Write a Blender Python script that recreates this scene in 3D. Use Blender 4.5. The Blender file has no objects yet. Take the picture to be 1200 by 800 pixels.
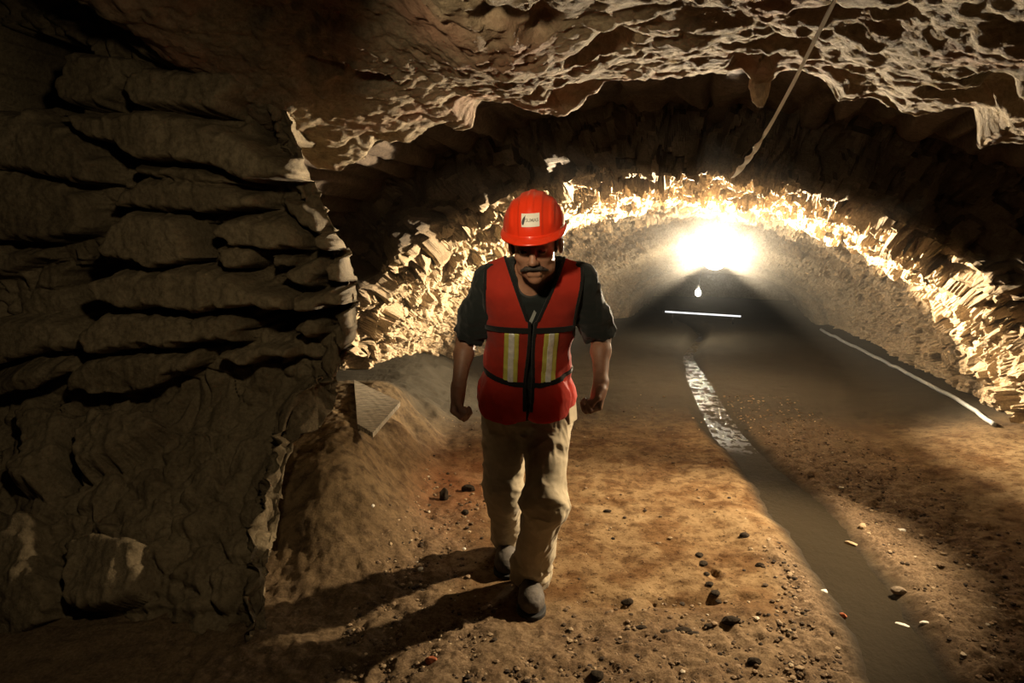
import bpy, math, random
import numpy as np
from mathutils import Vector, Matrix
random.seed(7)
SC = bpy.context.scene
COL = SC.collection
# ------------------------------------------------------------------ camera
CAMZ, PITCH, FPX = 1.6, math.radians(10.0), 800.0
cp, sp = math.cos(PITCH), math.sin(PITCH)
def ray(px, py):
    u = (px - 600.0) / FPX; v = (400.0 - py) / FPX
    return np.array([u, cp + sp * v, -sp + cp * v])
def P(px, py, y):
    """world point seen at a pixel of the photograph, at world distance y"""
    d = ray(px, py); t = y / d[1]
    return np.array([d[0] * t, y, CAMZ + d[2] * t])
def PZ(px, py, z=0.0):
    d = ray(px, py); t = (z - CAMZ) / d[2]
    return np.array([d[0] * t, d[1] * t, z])
# tunnel axis frame: w along the tunnel, l across it
TH = math.radians(17.0)
AX, AY = math.sin(TH), math.cos(TH)
def wl(w, l): return AX * w + AY * l, AY * w - AX * l
# ------------------------------------------------------------------ noise
def _h(ix, iy, iz, seed):
    n = (ix.astype(np.int64) * 374761393 + iy.astype(np.int64) * 668265263 + iz.astype(np.int64) * 2147483647 + seed * 974634577)
    n = n.astype(np.uint32)
    n = (n ^ (n >> np.uint32(13))) * np.uint32(1274126177)
    n = (n ^ (n >> np.uint32(15))) * np.uint32(2246822519)
    n = n ^ (n >> np.uint32(16))
    return n.astype(np.float64) / 4294967296.0
def vnoise(p, seed=0):
    i = np.floor(p).astype(np.int64); f = p - i
    u = f * f * f * (f * (f * 6 - 15) + 10)
    r = 0
    for dx in (0, 1):
        wx = u[:, 0] if dx else 1 - u[:, 0]
        for dy in (0, 1):
            wy = u[:, 1] if dy else 1 - u[:, 1]
            for dz in (0, 1):
                wz = u[:, 2] if dz else 1 - u[:, 2]
                r = r + wx * wy * wz * _h(i[:, 0] + dx, i[:, 1] + dy, i[:, 2] + dz, seed)
    return r * 2 - 1
def fbm(p, octv=4, seed=0, lac=2.03, gain=.5):
    a, s, t = 1.0, 0, 0
    for o in range(octv):
        s = s + a * vnoise(p * lac ** o + 17.3 * o, seed + o); t += a; a *= gain
    return s / t
def ridged(p, octv=4, seed=0):
    a, s, t = 1.0, 0, 0
    for o in range(octv):
        s = s + a * (1 - 2 * np.abs(vnoise(p * 2.1 ** o + 9.1 * o, seed + o))); t += a; a *= .5
    return s / t
def cells(p, seed=0, jit=.9):
    """cellular noise: F1, F2, random of the nearest cell (two of them), vector to its centre"""
    i = np.floor(p).astype(np.int64)
    n = len(p)
    f1 = np.full(n, 9.0); f2 = np.full(n, 9.0); r1 = np.zeros(n); r2 = np.zeros(n); vec = np.zeros((n, 3))
    for dx in (-1, 0, 1):
        for dy in (-1, 0, 1):
            for dz in (-1, 0, 1):
                a, b, c = i[:, 0] + dx, i[:, 1] + dy, i[:, 2] + dz
                q = np.stack([a + .5 + jit * (_h(a, b, c, seed) - .5), b + .5 + jit * (_h(a, b, c, seed + 1) - .5), c + .5 + jit * (_h(a, b, c, seed + 2) - .5)], 1)
                v = p - q
                d = np.sqrt((v * v).sum(1))
                near = d < f1
                f2 = np.where(near, f1, np.minimum(f2, d))
                rr = _h(a, b, c, seed + 3); rs = _h(a, b, c, seed + 4)
                r1 = np.where(near, rr, r1); r2 = np.where(near, rs, r2)
                vec[near] = v[near]
                f1 = np.where(near, d, f1)
    return f1, f2, r1, r2, vec
def sstep(a, b, x):
    t = np.clip((x - a) / (b - a), 0, 1); return t * t * (3 - 2 * t)
# ------------------------------------------------------------------ meshes and tags
def tag(o, label=None, cat=None, group=None, kind=None):
    if label: o['label'] = label
    if cat: o['category'] = cat
    if group: o['group'] = group
    if kind: o['kind'] = kind
    return o
def mesh_np(name, V, F, mat=None, parent=None, smooth=True, attrs=None, autosmooth=None):
    V = np.asarray(V, dtype=np.float32); F = np.asarray(F, dtype=np.int32)
    me = bpy.data.meshes.new(name)
    k = F.shape[1]
    me.vertices.add(len(V)); me.vertices.foreach_set('co', V.ravel())
    me.loops.add(F.size); me.loops.foreach_set('vertex_index', F.ravel())
    me.polygons.add(len(F))
    me.polygons.foreach_set('loop_start', np.arange(0, F.size, k, dtype=np.int32))
    me.polygons.foreach_set('loop_total', np.full(len(F), k, dtype=np.int32))
    me.polygons.foreach_set('use_smooth', np.full(len(F), smooth, dtype=bool))
    me.update(calc_edges=True)
    me.validate()
    for an, av in (attrs or {}).items():
        at = me.attributes.new(an, 'FLOAT', 'POINT'); at.data.foreach_set('value', np.asarray(av, dtype=np.float32))
    if mat: me.materials.append(mat)
    o = bpy.data.objects.new(name, me); COL.objects.link(o)
    if parent: o.parent = parent
    return o
def mesh_py(name, V, F, mat=None, parent=None, smooth=True):
    me = bpy.data.meshes.new(name); me.from_pydata([tuple(map(float, v)) for v in V], [], [tuple(map(int, f)) for f in F]); me.update()
    if smooth: me.polygons.foreach_set('use_smooth', [True] * len(me.polygons))
    if mat: me.materials.append(mat)
    o = bpy.data.objects.new(name, me); COL.objects.link(o)
    if parent: o.parent = parent
    return o
def empty(name, loc=(0, 0, 0)):
    o = bpy.data.objects.new(name, None); o.location = loc; o.empty_display_size = .1; COL.objects.link(o); return o
def gridfaces(nu, nv, flip=False, wrap=False):
    i, j = np.meshgrid(np.arange(nu - 1), np.arange(nv if wrap else nv - 1), indexing='ij')
    j2 = (j + 1) % nv
    f = np.stack([i * nv + j, (i + 1) * nv + j, (i + 1) * nv + j2, i * nv + j2], -1).reshape(-1, 4)
    return f[:, ::-1] if flip else f
def gridnormals(G):
    du = np.gradient(G, axis=0); dv = np.gradient(G, axis=1)
    n = np.cross(du, dv); n /= np.linalg.norm(n, axis=-1, keepdims=True) + 1e-12
    return n
def tube(name, pts, r, mat, parent=None, n=10, cap=True, taper=None):
    pts = [np.array(p, float) for p in pts]; V = []; F = []
    up = np.array([0.13, .21, .97])
    for k, p in enumerate(pts):
        t = pts[min(k + 1, len(pts) - 1)] - pts[max(k - 1, 0)]; t /= np.linalg.norm(t) + 1e-9
        a = np.cross(t, up); a /= np.linalg.norm(a) + 1e-9; b = np.cross(t, a)
        rr = r if taper is None else r * taper[k]
        for i in range(n):
            c, s = math.cos(2 * math.pi * i / n), math.sin(2 * math.pi * i / n)
            V.append(p + rr * (c * a + s * b))
    for k in range(len(pts) - 1):
        for i in range(n):
            j = (i + 1) % n
            F.append((k * n + i, k * n + j, (k + 1) * n + j, (k + 1) * n + i))
    if cap:
        F.append(tuple(range(n - 1, -1, -1))); F.append(tuple((len(pts) - 1) * n + i for i in range(n)))
    return mesh_py(name, V, F, mat, parent)
# ------------------------------------------------------------------ materials
def new_mat(name):
    m = bpy.data.materials.new(name); m.use_nodes = True
    nt = m.node_tree; bs = nt.nodes['Principled BSDF']
    return m, nt, bs
def nd(nt, typ, **kw):
    n = nt.nodes.new(typ)
    for k, v in kw.items(): setattr(n, k, v)
    return n
def noise_node(nt, scale, detail=5, rough=.6, coord='Object', stretch=None):
    tc = nd(nt, 'ShaderNodeTexCoord'); n = nd(nt, 'ShaderNodeTexNoise')
    n.inputs['Scale'].default_value = scale; n.inputs['Detail'].default_value = detail; n.inputs['Roughness'].default_value = rough
    src = tc.outputs[coord]
    if stretch:
        mp = nd(nt, 'ShaderNodeMapping'); mp.inputs['Scale'].default_value = stretch
        nt.links.new(src, mp.inputs['Vector']); src = mp.outputs['Vector']
    nt.links.new(src, n.inputs['Vector'])
    return n
def ramp(nt, fac, stops):
    r = nd(nt, 'ShaderNodeValToRGB'); cr = r.color_ramp
    while len(cr.elements) < len(stops): cr.elements.new(.5)
    for e, (p, c) in zip(cr.elements, stops): e.position = p; e.color = (*c, 1)
    nt.links.new(fac, r.inputs['Fac']); return r
def mixc(nt, fac, a, b, mode='MIX'):
    m = nd(nt, 'ShaderNodeMix', data_type='RGBA', blend_type=mode)
    for sock, v in ((m.inputs[0], fac), (m.inputs[6], a), (m.inputs[7], b)):
        if hasattr(v, 'is_output') or isinstance(v, bpy.types.NodeSocket): nt.links.new(v, sock)
        elif isinstance(v, (int, float)): sock.default_value = v
        else: sock.default_value = (*v, 1)
    return m.outputs[2]
def bump(nt, bs, height, strength=.5, dist=.01, prev=None):
    b = nd(nt, 'ShaderNodeBump'); b.inputs['Strength'].default_value = strength; b.inputs['Distance'].default_value = dist
    nt.links.new(height, b.inputs['Height'])
    if prev is not None: nt.links.new(prev, b.inputs['Normal'])
    nt.links.new(b.outputs['Normal'], bs.inputs['Normal']); return b.outputs['Normal']
def attr(nt, name):
    a = nd(nt, 'ShaderNodeAttribute'); a.attribute_name = name; return a.outputs['Fac']
def rock_mat(name, dark, mid, light, scale=3.0, rough=.85, fine=60, bstr=.6, red=None, rim_shade=None):
    m, nt, bs = new_mat(name)
    n1 = noise_node(nt, scale, 7, .65); n2 = noise_node(nt, fine, 6, .7)
    c = ramp(nt, n1.outputs['Fac'], [(.3, dark), (.5, mid), (.72, light)]).outputs['Color']
    rnd = attr(nt, 'rnd')
    c = mixc(nt, rnd, c, mixc(nt, .55, c, light), 'MIX')
    if rim_shade: c = mixc(nt, attr(nt, 'rim_shade'), c, rim_shade)
    sp_ = ramp(nt, n2.outputs['Fac'], [(.32, (.45, .42, .4)), (.6, (1, 1, 1))]).outputs['Color']
    c = mixc(nt, .8, c, sp_, 'MULTIPLY')
    if red:
        n3 = noise_node(nt, 1.9, 4, .6)
        k = ramp(nt, n3.outputs['Fac'], [(.52, (0, 0, 0)), (.68, (.7, .7, .7))]).outputs['Color']
        c = mixc(nt, k, c, red)
    nt.links.new(c, bs.inputs['Base Color'])
    bs.inputs['Roughness'].default_value = rough
    bs.inputs['Specular IOR Level'].default_value = .25
    nb = noise_node(nt, fine * .5, 9, .72)
    bump(nt, bs, nb.outputs['Fac'], bstr, .02)
    return m
def plain_mat(name, col, rough=.6, metal=0, spec=.5, var=.12, vscale=25, bumps=None, coat=0):
    m, nt, bs = new_mat(name)
    n = noise_node(nt, vscale, 4, .6)
    lo = tuple(max(0, c * (1 - var)) for c in col); hi = tuple(min(1, c * (1 + var)) for c in col)
    nt.links.new(ramp(nt, n.outputs['Fac'], [(.3, lo), (.7, hi)]).outputs['Color'], bs.inputs['Base Color'])
    bs.inputs['Roughness'].default_value = rough; bs.inputs['Metallic'].default_value = metal
    bs.inputs['Specular IOR Level'].default_value = spec
    if coat: bs.inputs['Coat Weight'].default_value = coat
    if bumps:
        nb = noise_node(nt, bumps[0], 6, .65); bump(nt, bs, nb.outputs['Fac'], bumps[1], bumps[2])
    return m
def emit_mat(name, col, strength):
    m, nt, bs = new_mat(name)
    bs.inputs['Base Color'].default_value = (.8, .8, .8, 1)
    bs.inputs['Emission Color'].default_value = (*col, 1); bs.inputs['Emission Strength'].default_value = strength
    return m
# ------------------------------------------------------------------ distance fields meshed with surface nets
class Field:
    def __init__(s, lo, hi, h):
        s.lo = np.array(lo, float); s.h = h
        s.n = np.ceil((np.array(hi) - s.lo) / h).astype(int) + 1
        s.f = np.full(s.n, 1.0, dtype=np.float32)
        s.ax = [s.lo[i] + h * np.arange(s.n[i]) for i in range(3)]
    def box(s, lo, hi):
        a = np.clip(np.floor((np.array(lo) - s.lo) / s.h).astype(int), 0, s.n); b = np.clip(np.ceil((np.array(hi) - s.lo) / s.h).astype(int) + 1, 0, s.n)
        return tuple(slice(int(x), int(y)) for x, y in zip(a, b))
    def xyz(s, sl):
        return (s.ax[0][sl[0]][:, None, None], s.ax[1][sl[1]][None, :, None], s.ax[2][sl[2]][None, None, :])
    def add(s, prim, k=.01, sub=False, grow=0.0):
        fn, lo, hi = prim
        pad = k + grow + 3 * s.h
        sl = s.box(np.array(lo) - pad, np.array(hi) + pad)
        if any(x.stop <= x.start for x in sl): return
        d = fn(*s.xyz(sl)) - grow
        f = s.f[sl]
        if sub:
            d = -d; hh = np.maximum(k - np.abs(f - d), 0) / k; s.f[sl] = np.maximum(f, d) + hh * hh * k / 4
        else:
            hh = np.maximum(k - np.abs(f - d), 0) / k; s.f[sl] = np.minimum(f, d) - hh * hh * k / 4
    def near(s, band):
        return np.nonzero(np.abs(s.f) < band)
    def pts(s, idx):
        return np.stack([s.ax[i][idx[i]] for i in range(3)], 1)
    def mesh(s):
        f = s.f
        ins = f < 0
        a = ins.astype(np.uint8)
        cnt = np.zeros(tuple(x - 1 for x in a.shape), np.uint8)
        for dx in (0, 1):
            for dy in (0, 1):
                for dz in (0, 1):
                    cnt += a[dx:a.shape[0] - 1 + dx, dy:a.shape[1] - 1 + dy, dz:a.shape[2] - 1 + dz]
        act = np.nonzero((cnt > 0) & (cnt < 8))
        ids = np.full(cnt.shape, -1, np.int32); ids[act] = np.arange(len(act[0]))
        base = np.stack(act, 1)
        c = {}
        for dx in (0, 1):
            for dy in (0, 1):
                for dz in (0, 1): c[dx, dy, dz] = f[base[:, 0] + dx, base[:, 1] + dy, base[:, 2] + dz].astype(np.float64)
        acc = np.zeros((len(base), 3)); num = np.zeros(len(base))
        for k1 in c:
            for axn in range(3):
                if k1[axn]: continue
                k2 = list(k1); k2[axn] = 1; k2 = tuple(k2)
                A, B = c[k1], c[k2]; m = (A < 0) != (B < 0)
                t = np.where(m, A / np.where(m, A - B, 1), 0)
                q = np.array(k1, float)[None, :].repeat(len(base), 0); q[:, axn] += t
                acc += q * m[:, None]; num += m
        V = s.lo + s.h * (base + acc / np.maximum(num, 1)[:, None])
        F = []
        for axn in range(3):
            sl0 = [slice(None)] * 3; sl1 = [slice(None)] * 3
            sl0[axn] = slice(0, -1); sl1[axn] = slice(1, None)
            x = ins[tuple(sl0)] != ins[tuple(sl1)]
            e = np.stack(np.nonzero(x), 1)
            b, cc = [(1, 2), (2, 0), (0, 1)][axn]
            ok = (e[:, b] > 0) & (e[:, cc] > 0) & (e[:, b] < f.shape[b] - 1) & (e[:, cc] < f.shape[cc] - 1)
            e = e[ok]
            def idd(ob, oc):
                q = e.copy(); q[:, b] += ob; q[:, cc] += oc
                return ids[q[:, 0], q[:, 1], q[:, 2]]
            quad = np.stack([idd(-1, -1), idd(0, -1), idd(0, 0), idd(-1, 0)], 1)
            inside0 = ins[e[:, 0], e[:, 1], e[:, 2]]
            quad[~inside0] = quad[~inside0][:, ::-1]
            F.append(quad)
        F = np.concatenate(F); F = F[(F >= 0).all(1)]
        return V, F
def capsule(a, b, ra, rb=None):
    a = np.array(a, float); b = np.array(b, float); rb = ra if rb is None else rb
    ab = b - a; L = float(ab @ ab) + 1e-12; R = max(ra, rb)
    def fn(x, y, z):
        t = np.clip(((x - a[0]) * ab[0] + (y - a[1]) * ab[1] + (z - a[2]) * ab[2]) / L, 0, 1)
        return np.sqrt((x - a[0] - t * ab[0]) ** 2 + (y - a[1] - t * ab[1]) ** 2 + (z - a[2] - t * ab[2]) ** 2) - (ra + (rb - ra) * t)
    return fn, np.minimum(a, b) - R, np.maximum(a, b) + R
def ellip(c, r, M=None):
    """M rows are the local axes"""
    c = np.array(c, float); r = np.array(r, float); M = np.eye(3) if M is None else np.array(M, float)
    def fn(x, y, z):
        q = [(x - c[0]) * M[i][0] + (y - c[1]) * M[i][1] + (z - c[2]) * M[i][2] for i in range(3)]
        k0 = np.sqrt(sum((q[i] / r[i]) ** 2 for i in range(3))); k1 = np.sqrt(sum((q[i] / r[i] ** 2) ** 2 for i in range(3)))
        return k0 * (k0 - 1) / (k1 + 1e-9)
    e = np.sqrt(sum((M[i] * r[i]) ** 2 for i in range(3)))
    return fn, c - e, c + e
def rbox(c, r, M=None, rad=.01):
    c = np.array(c, float); r = np.array(r, float); M = np.eye(3) if M is None else np.array(M, float)
    def fn(x, y, z):
        q = [np.abs((x - c[0]) * M[i][0] + (y - c[1]) * M[i][1] + (z - c[2]) * M[i][2]) - (r[i] - rad) for i in range(3)]
        return np.sqrt(sum(np.maximum(t, 0) ** 2 for t in q)) + np.minimum(np.maximum(np.maximum(q[0], q[1]), q[2]), 0) - rad
    e = np.sqrt(sum((M[i] * r[i]) ** 2 for i in range(3)))
    return fn, c - e, c + e
def mesh_field(F, name, mat, parent=None, smooth_it=1):
    V, Q = F.mesh()
    if smooth_it:
        for _ in range(smooth_it):
            s = np.zeros_like(V); n = np.zeros(len(V))
            for i in range(4):
                a, b = Q[:, i], Q[:, (i + 1) % 4]
                np.add.at(s, a, V[b]); np.add.at(n, a, 1); np.add.at(s, b, V[a]); np.add.at(n, b, 1)
            V = .5 * V + .5 * s / np.maximum(n, 1)[:, None]
    return mesh_np(name, V, Q, mat, parent)
# ================================================================== THE PLACE
M_wall = rock_mat('rough_fieldstone', (.11, .082, .048), (.21, .162, .095), (.33, .26, .16), 2.2, .88, 55, .7)
M_ceil = rock_mat('rough_conglomerate', (.16, .122, .073), (.275, .215, .132), (.40, .32, .21), 2.6, .9, 48, .9, red=(.30, .16, .10))
M_rubble = rock_mat('rubble_masonry', (.33, .24, .14), (.49, .37, .23), (.60, .47, .32), 3.0, .9, 60, .6, rim_shade=(.075, .06, .045))  # dark tone on the rim face is shade put into the stone colour
M_vault = rock_mat('dark_vault_stone', (.045, .034, .026), (.085, .064, .048), (.15, .112, .08), 2.5, .92, 40, .5)  # rear vault stone, given a darker base colour than the rubble
M_end = rock_mat('lime_plaster', (.25, .20, .14), (.36, .29, .2), (.48, .40, .29), 2.0, .9, 30, .35)

def project(p):
    d = p - np.array([0, 0, CAMZ])
    dep = d[:, 1] * cp - d[:, 2] * sp; up = d[:, 1] * sp + d[:, 2] * cp
    return np.stack([600 + FPX * d[:, 0] / dep, 400 - FPX * up / dep], 1)
def poly_sd(q, poly):
    """signed distance to a polygon, positive inside"""
    poly = np.array(poly, float); n = len(poly); best = np.full(len(q), 1e9); ins = np.zeros(len(q), bool)
    for i in range(n):
        a, b = poly[i], poly[(i + 1) % n]; e = b - a; w = q - a
        t = np.clip((w @ e) / (e @ e), 0, 1); d = w - t[:, None] * e
        best = np.minimum(best, (d * d).sum(1))
        c = ((a[1] > q[:, 1]) != (b[1] > q[:, 1]))
        with np.errstate(divide='ignore', invalid='ignore'):
            xi = (b[0] - a[0]) * (q[:, 1] - a[1]) / (b[1] - a[1]) + a[0]
        ins ^= c & (q[:, 0] < xi)
    s = np.sqrt(best); return np.where(ins, s, -s)

# ---- the masonry pier on the left: courses of long stones, traced in outline, with real relief
STONES = [  # (relief, outline)
 (.16, [(-30,128),(40,131),(70,142),(100,162),(132,197),(135,212),(102,217),(50,205),(-30,195)]),
 (.12, [(-30,196),(30,200),(75,215),(102,235),(110,262),(95,278),(45,283),(-30,275)]),
 (.07, [(-30,288),(48,293),(55,303),(30,312),(-30,325)]),
 (.20, [(80,138),(125,131),(200,132),(260,145),(310,172),(378,205),(350,212),(300,208),(235,192),(165,182),(110,155)]),
 (.13, [(160,193),(235,197),(300,217),(235,222),(165,208)]),
 (.15, [(150,222),(170,210),(235,215),(305,225),(310,248),(240,248),(150,242)]),
 (.19, [(140,262),(165,246),(195,245),(222,255),(245,302),(220,310),(145,306),(131,290)]),
 (.17, [(255,262),(280,253),(340,255),(360,273),(357,288),(320,292),(280,288),(260,275)]),
 (.15, [(257,288),(285,283),(306,295),(302,312),(280,317),(260,305)]),
 (.10, [(320,295),(348,295),(347,312),(325,312)]),
 (.21, [(122,325),(150,315),(250,310),(300,325),(350,345),(348,360),(280,362),(200,360),(140,350)]),
 (.20, [(350,342),(380,338),(422,343),(422,360),(355,361)]),
 (.17, [(106,386),(134,358),(175,363),(281,366),(295,378),(290,396),(237,402),(175,405),(119,414)]),
 (.12, [(84,430),(131,414),(194,411),(233,411),(230,430),(194,446),(175,455),(119,461),(87,455)]),
 (.15, [(-30,436),(56,424),(94,420),(90,433),(47,449),(-30,460)]),
 (.12, [(-30,380),(60,372),(98,395),(80,412),(-30,425)]),
 (.09, [(17,485),(26,467),(72,476),(70,515),(57,555),(44,577),(13,568),(22,529)]),
 (.10, [(85,507),(100,480),(175,476),(192,498),(144,524),(92,550),(83,537)]),
 (.06, [(65,634),(100,616),(144,620),(162,638),(153,695),(131,712),(70,712),(65,677)]),
 (.07, [(-30,594),(30,594),(30,642),(57,695),(44,730),(17,756),(-30,756)]),
 (.10, [(325,232),(356,235),(379,255),(375,271),(362,268),(336,251)]),
 (.16, [(375,268),(395,263),(416,268),(421,281),(411,292),(382,290),(374,281)]),
 (.14, [(335,329),(353,303),(375,297),(382,316),(375,331),(353,333)]),
 (.14, [(382,303),(401,294),(409,316),(401,336),(382,333)]),
 (.12, [(419,273),(429,268),(431,284),(437,300),(424,320),(418,310)]),
 (.15, [(424,330),(442,333),(446,362),(421,400),(395,372),(423,364),(426,346)]),
 (.10, [(343,388),(362,368),(382,378),(382,394),(362,401)]),
 (.12, [(255,414),(297,404),(343,407),(345,420),(297,427),(258,427)]),
 (.16, [(395,381),(425,375),(440,400),(435,420),(420,432),(400,420)]),
 (.12, [(69,103),(78,66),(103,62),(162,72),(166,91),(150,103),(134,116),(103,125),(75,122)]),
 (.12, [(150,47),(175,34),(219,53),(244,75),(228,84),(187,75),(162,62)]),
 (.16, [(166,91),(187,78),(231,84),(281,84),(297,103),(269,137),(237,131),(175,128),(156,109)]),
 (.13, [(187,19),(212,9),(260,19),(281,47),(269,72),(237,56),(200,37)]),
]
VOIDS = [(.40, [(-40,16),(35,30),(78,47),(94,62),(74,74),(69,108),(76,138),(40,128),(-40,124)]),
         (.28, [(140,165),(158,170),(164,205),(150,222),(146,244),(128,262),(112,268),(118,240),(138,215)]),
         (.25, [(272,122),(298,116),(322,128),(318,158),(300,170),(284,150)]),
         (.22, [(292,364),(345,366),(350,380),(338,400),(300,398)]),
         (.25, [(62,310),(120,308),(128,340),(100,380),(60,378),(40,340)]),
         (.20, [(75,480),(88,478),(70,560),(56,566)]),
         (.18, [(222,262),(240,258),(258,300),(272,318),(250,308),(240,300)])]
def make_pier():
    zk = [-.2, 0, .3, .5, .69, .73, .8, .93, 1.07, 1.34, 1.49, 1.79, 2.1, 3.1]
    xk = [-.87, -.86, -.92, -.93, -.94, -.82, -.75, -.72, -.62, -.62, -.66, -.80, -.90, -1.0]
    z = np.arange(-.2, 3.05, .0085); nz = len(z)
    xr = np.interp(z, zk, xk); ker = np.hanning(9); ker /= ker.sum()
    xr = np.convolve(np.pad(xr, 4, 'edge'), ker, 'valid')
    nf, nb = 270, 110
    G = np.zeros((nf + nb, nz, 3))
    yb = 3.0 - .74 * sstep(.85, -.05, z)
    for k in range(nf):
        t = k / (nf - 1); x = -3.0 + (xr - .10 + 3.0) * t ** .85
        G[k, :, 0] = x; G[k, :, 1] = yb + (.12 + .09 * sstep(1.0, .6, z)) * (xr - .1 - x); G[k, :, 2] = z
    for k in range(nb):
        t = (k + 1) / nb
        if t < .35:
            a = t / .35 * math.pi * .5
            G[nf + k, :, 0] = xr - .10 + .10 * math.sin(a); G[nf + k, :, 1] = yb + .10 * (1 - math.cos(a))
        else:
            q = (t - .35) / .65
            G[nf + k, :, 0] = xr - .22 * q - 1.2 * q ** 3; G[nf + k, :, 1] = yb + .10 + 1.0 * q
        G[nf + k, :, 2] = z
    N = gridnormals(G)
    if N[100, 150, 1] > 0: N = -N
    Pn = G.reshape(-1, 3); Nn = N.reshape(-1, 3)
    ff = np.zeros((nf + nb, nz)); ff[:nf] = 1; ff = ff.ravel() > 0
    wob = np.stack([fbm(Pn * 9, 3, 5), fbm(Pn * 9, 3, 6)], 1) * 9 + np.stack([fbm(Pn * 30, 2, 8), fbm(Pn * 30, 2, 9)], 1) * 3
    q = project(Pn) + wob
    H = np.zeros(len(Pn)); rnd = np.zeros(len(Pn))
    f1, f2, r1, r2, vec = cells(Pn * np.array([5.5, 5.5, 8]) + fbm(Pn * 7, 2, 31)[:, None] * .5, 3)
    H = .08 * np.sqrt(np.clip((f2 - f1) / .30, 0, 1)) * (.2 + r1); rnd = r2 * .5
    ln = random.Random(4)
    face = .008 * ridged(Pn * np.array([5, 5, 9]) + .4 * fbm(Pn * 4, 2, 17)[:, None], 4, 16)
    H = H * .9 - .08
    for hh, poly in STONES:
        d = poly_sd(q, poly); m = ff & (d > 0)
        size = max(4.0, d[m].max() if m.any() else 4)
        prof = np.sqrt(np.clip(1 - (1 - np.clip(d / min(size * .6, 8), 0, 1)) ** 2, 0, 1))
        tilt = 1 + .25 * (q[:, 1] - np.mean([p[1] for p in poly])) / 60
        v = hh * (prof * np.clip(tilt, .8, 1.15)) * 1.1 + .03 * prof - .02 + face * prof
        rv = ln.random() * .8
        sel = m & (v > H); H[sel] = v[sel]; rnd[sel] = rv
    for hh, poly in VOIDS:
        d = poly_sd(q, poly); m = ff & (d > 0); H[m] -= 2.4 * hh * np.clip(d[m] / 9, 0, 1)
    low = sstep(.95, .6, Pn[:, 2])
    H += low * (.035 * fbm(Pn * 4.5, 4, 18) + .022 * ridged(Pn * 9, 3, 19))
    H += .016 * fbm(Pn * 6, 4, 11) + .006 * ridged(Pn * 14, 4, 12) + .008 * fbm(Pn * 34, 3, 13)
    V = Pn + Nn * (H - .09)[:, None]
    back = np.ones(nf + nb); back[-25:] = np.linspace(1, 0, 25)
    o = mesh_np('wall_left', V, gridfaces(nf + nb, nz, True), M_wall, attrs={'rnd': rnd})
    return tag(o, 'dark coursed fieldstone pier filling the left side of the tunnel', 'wall', kind='structure')
make_pier()

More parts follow.
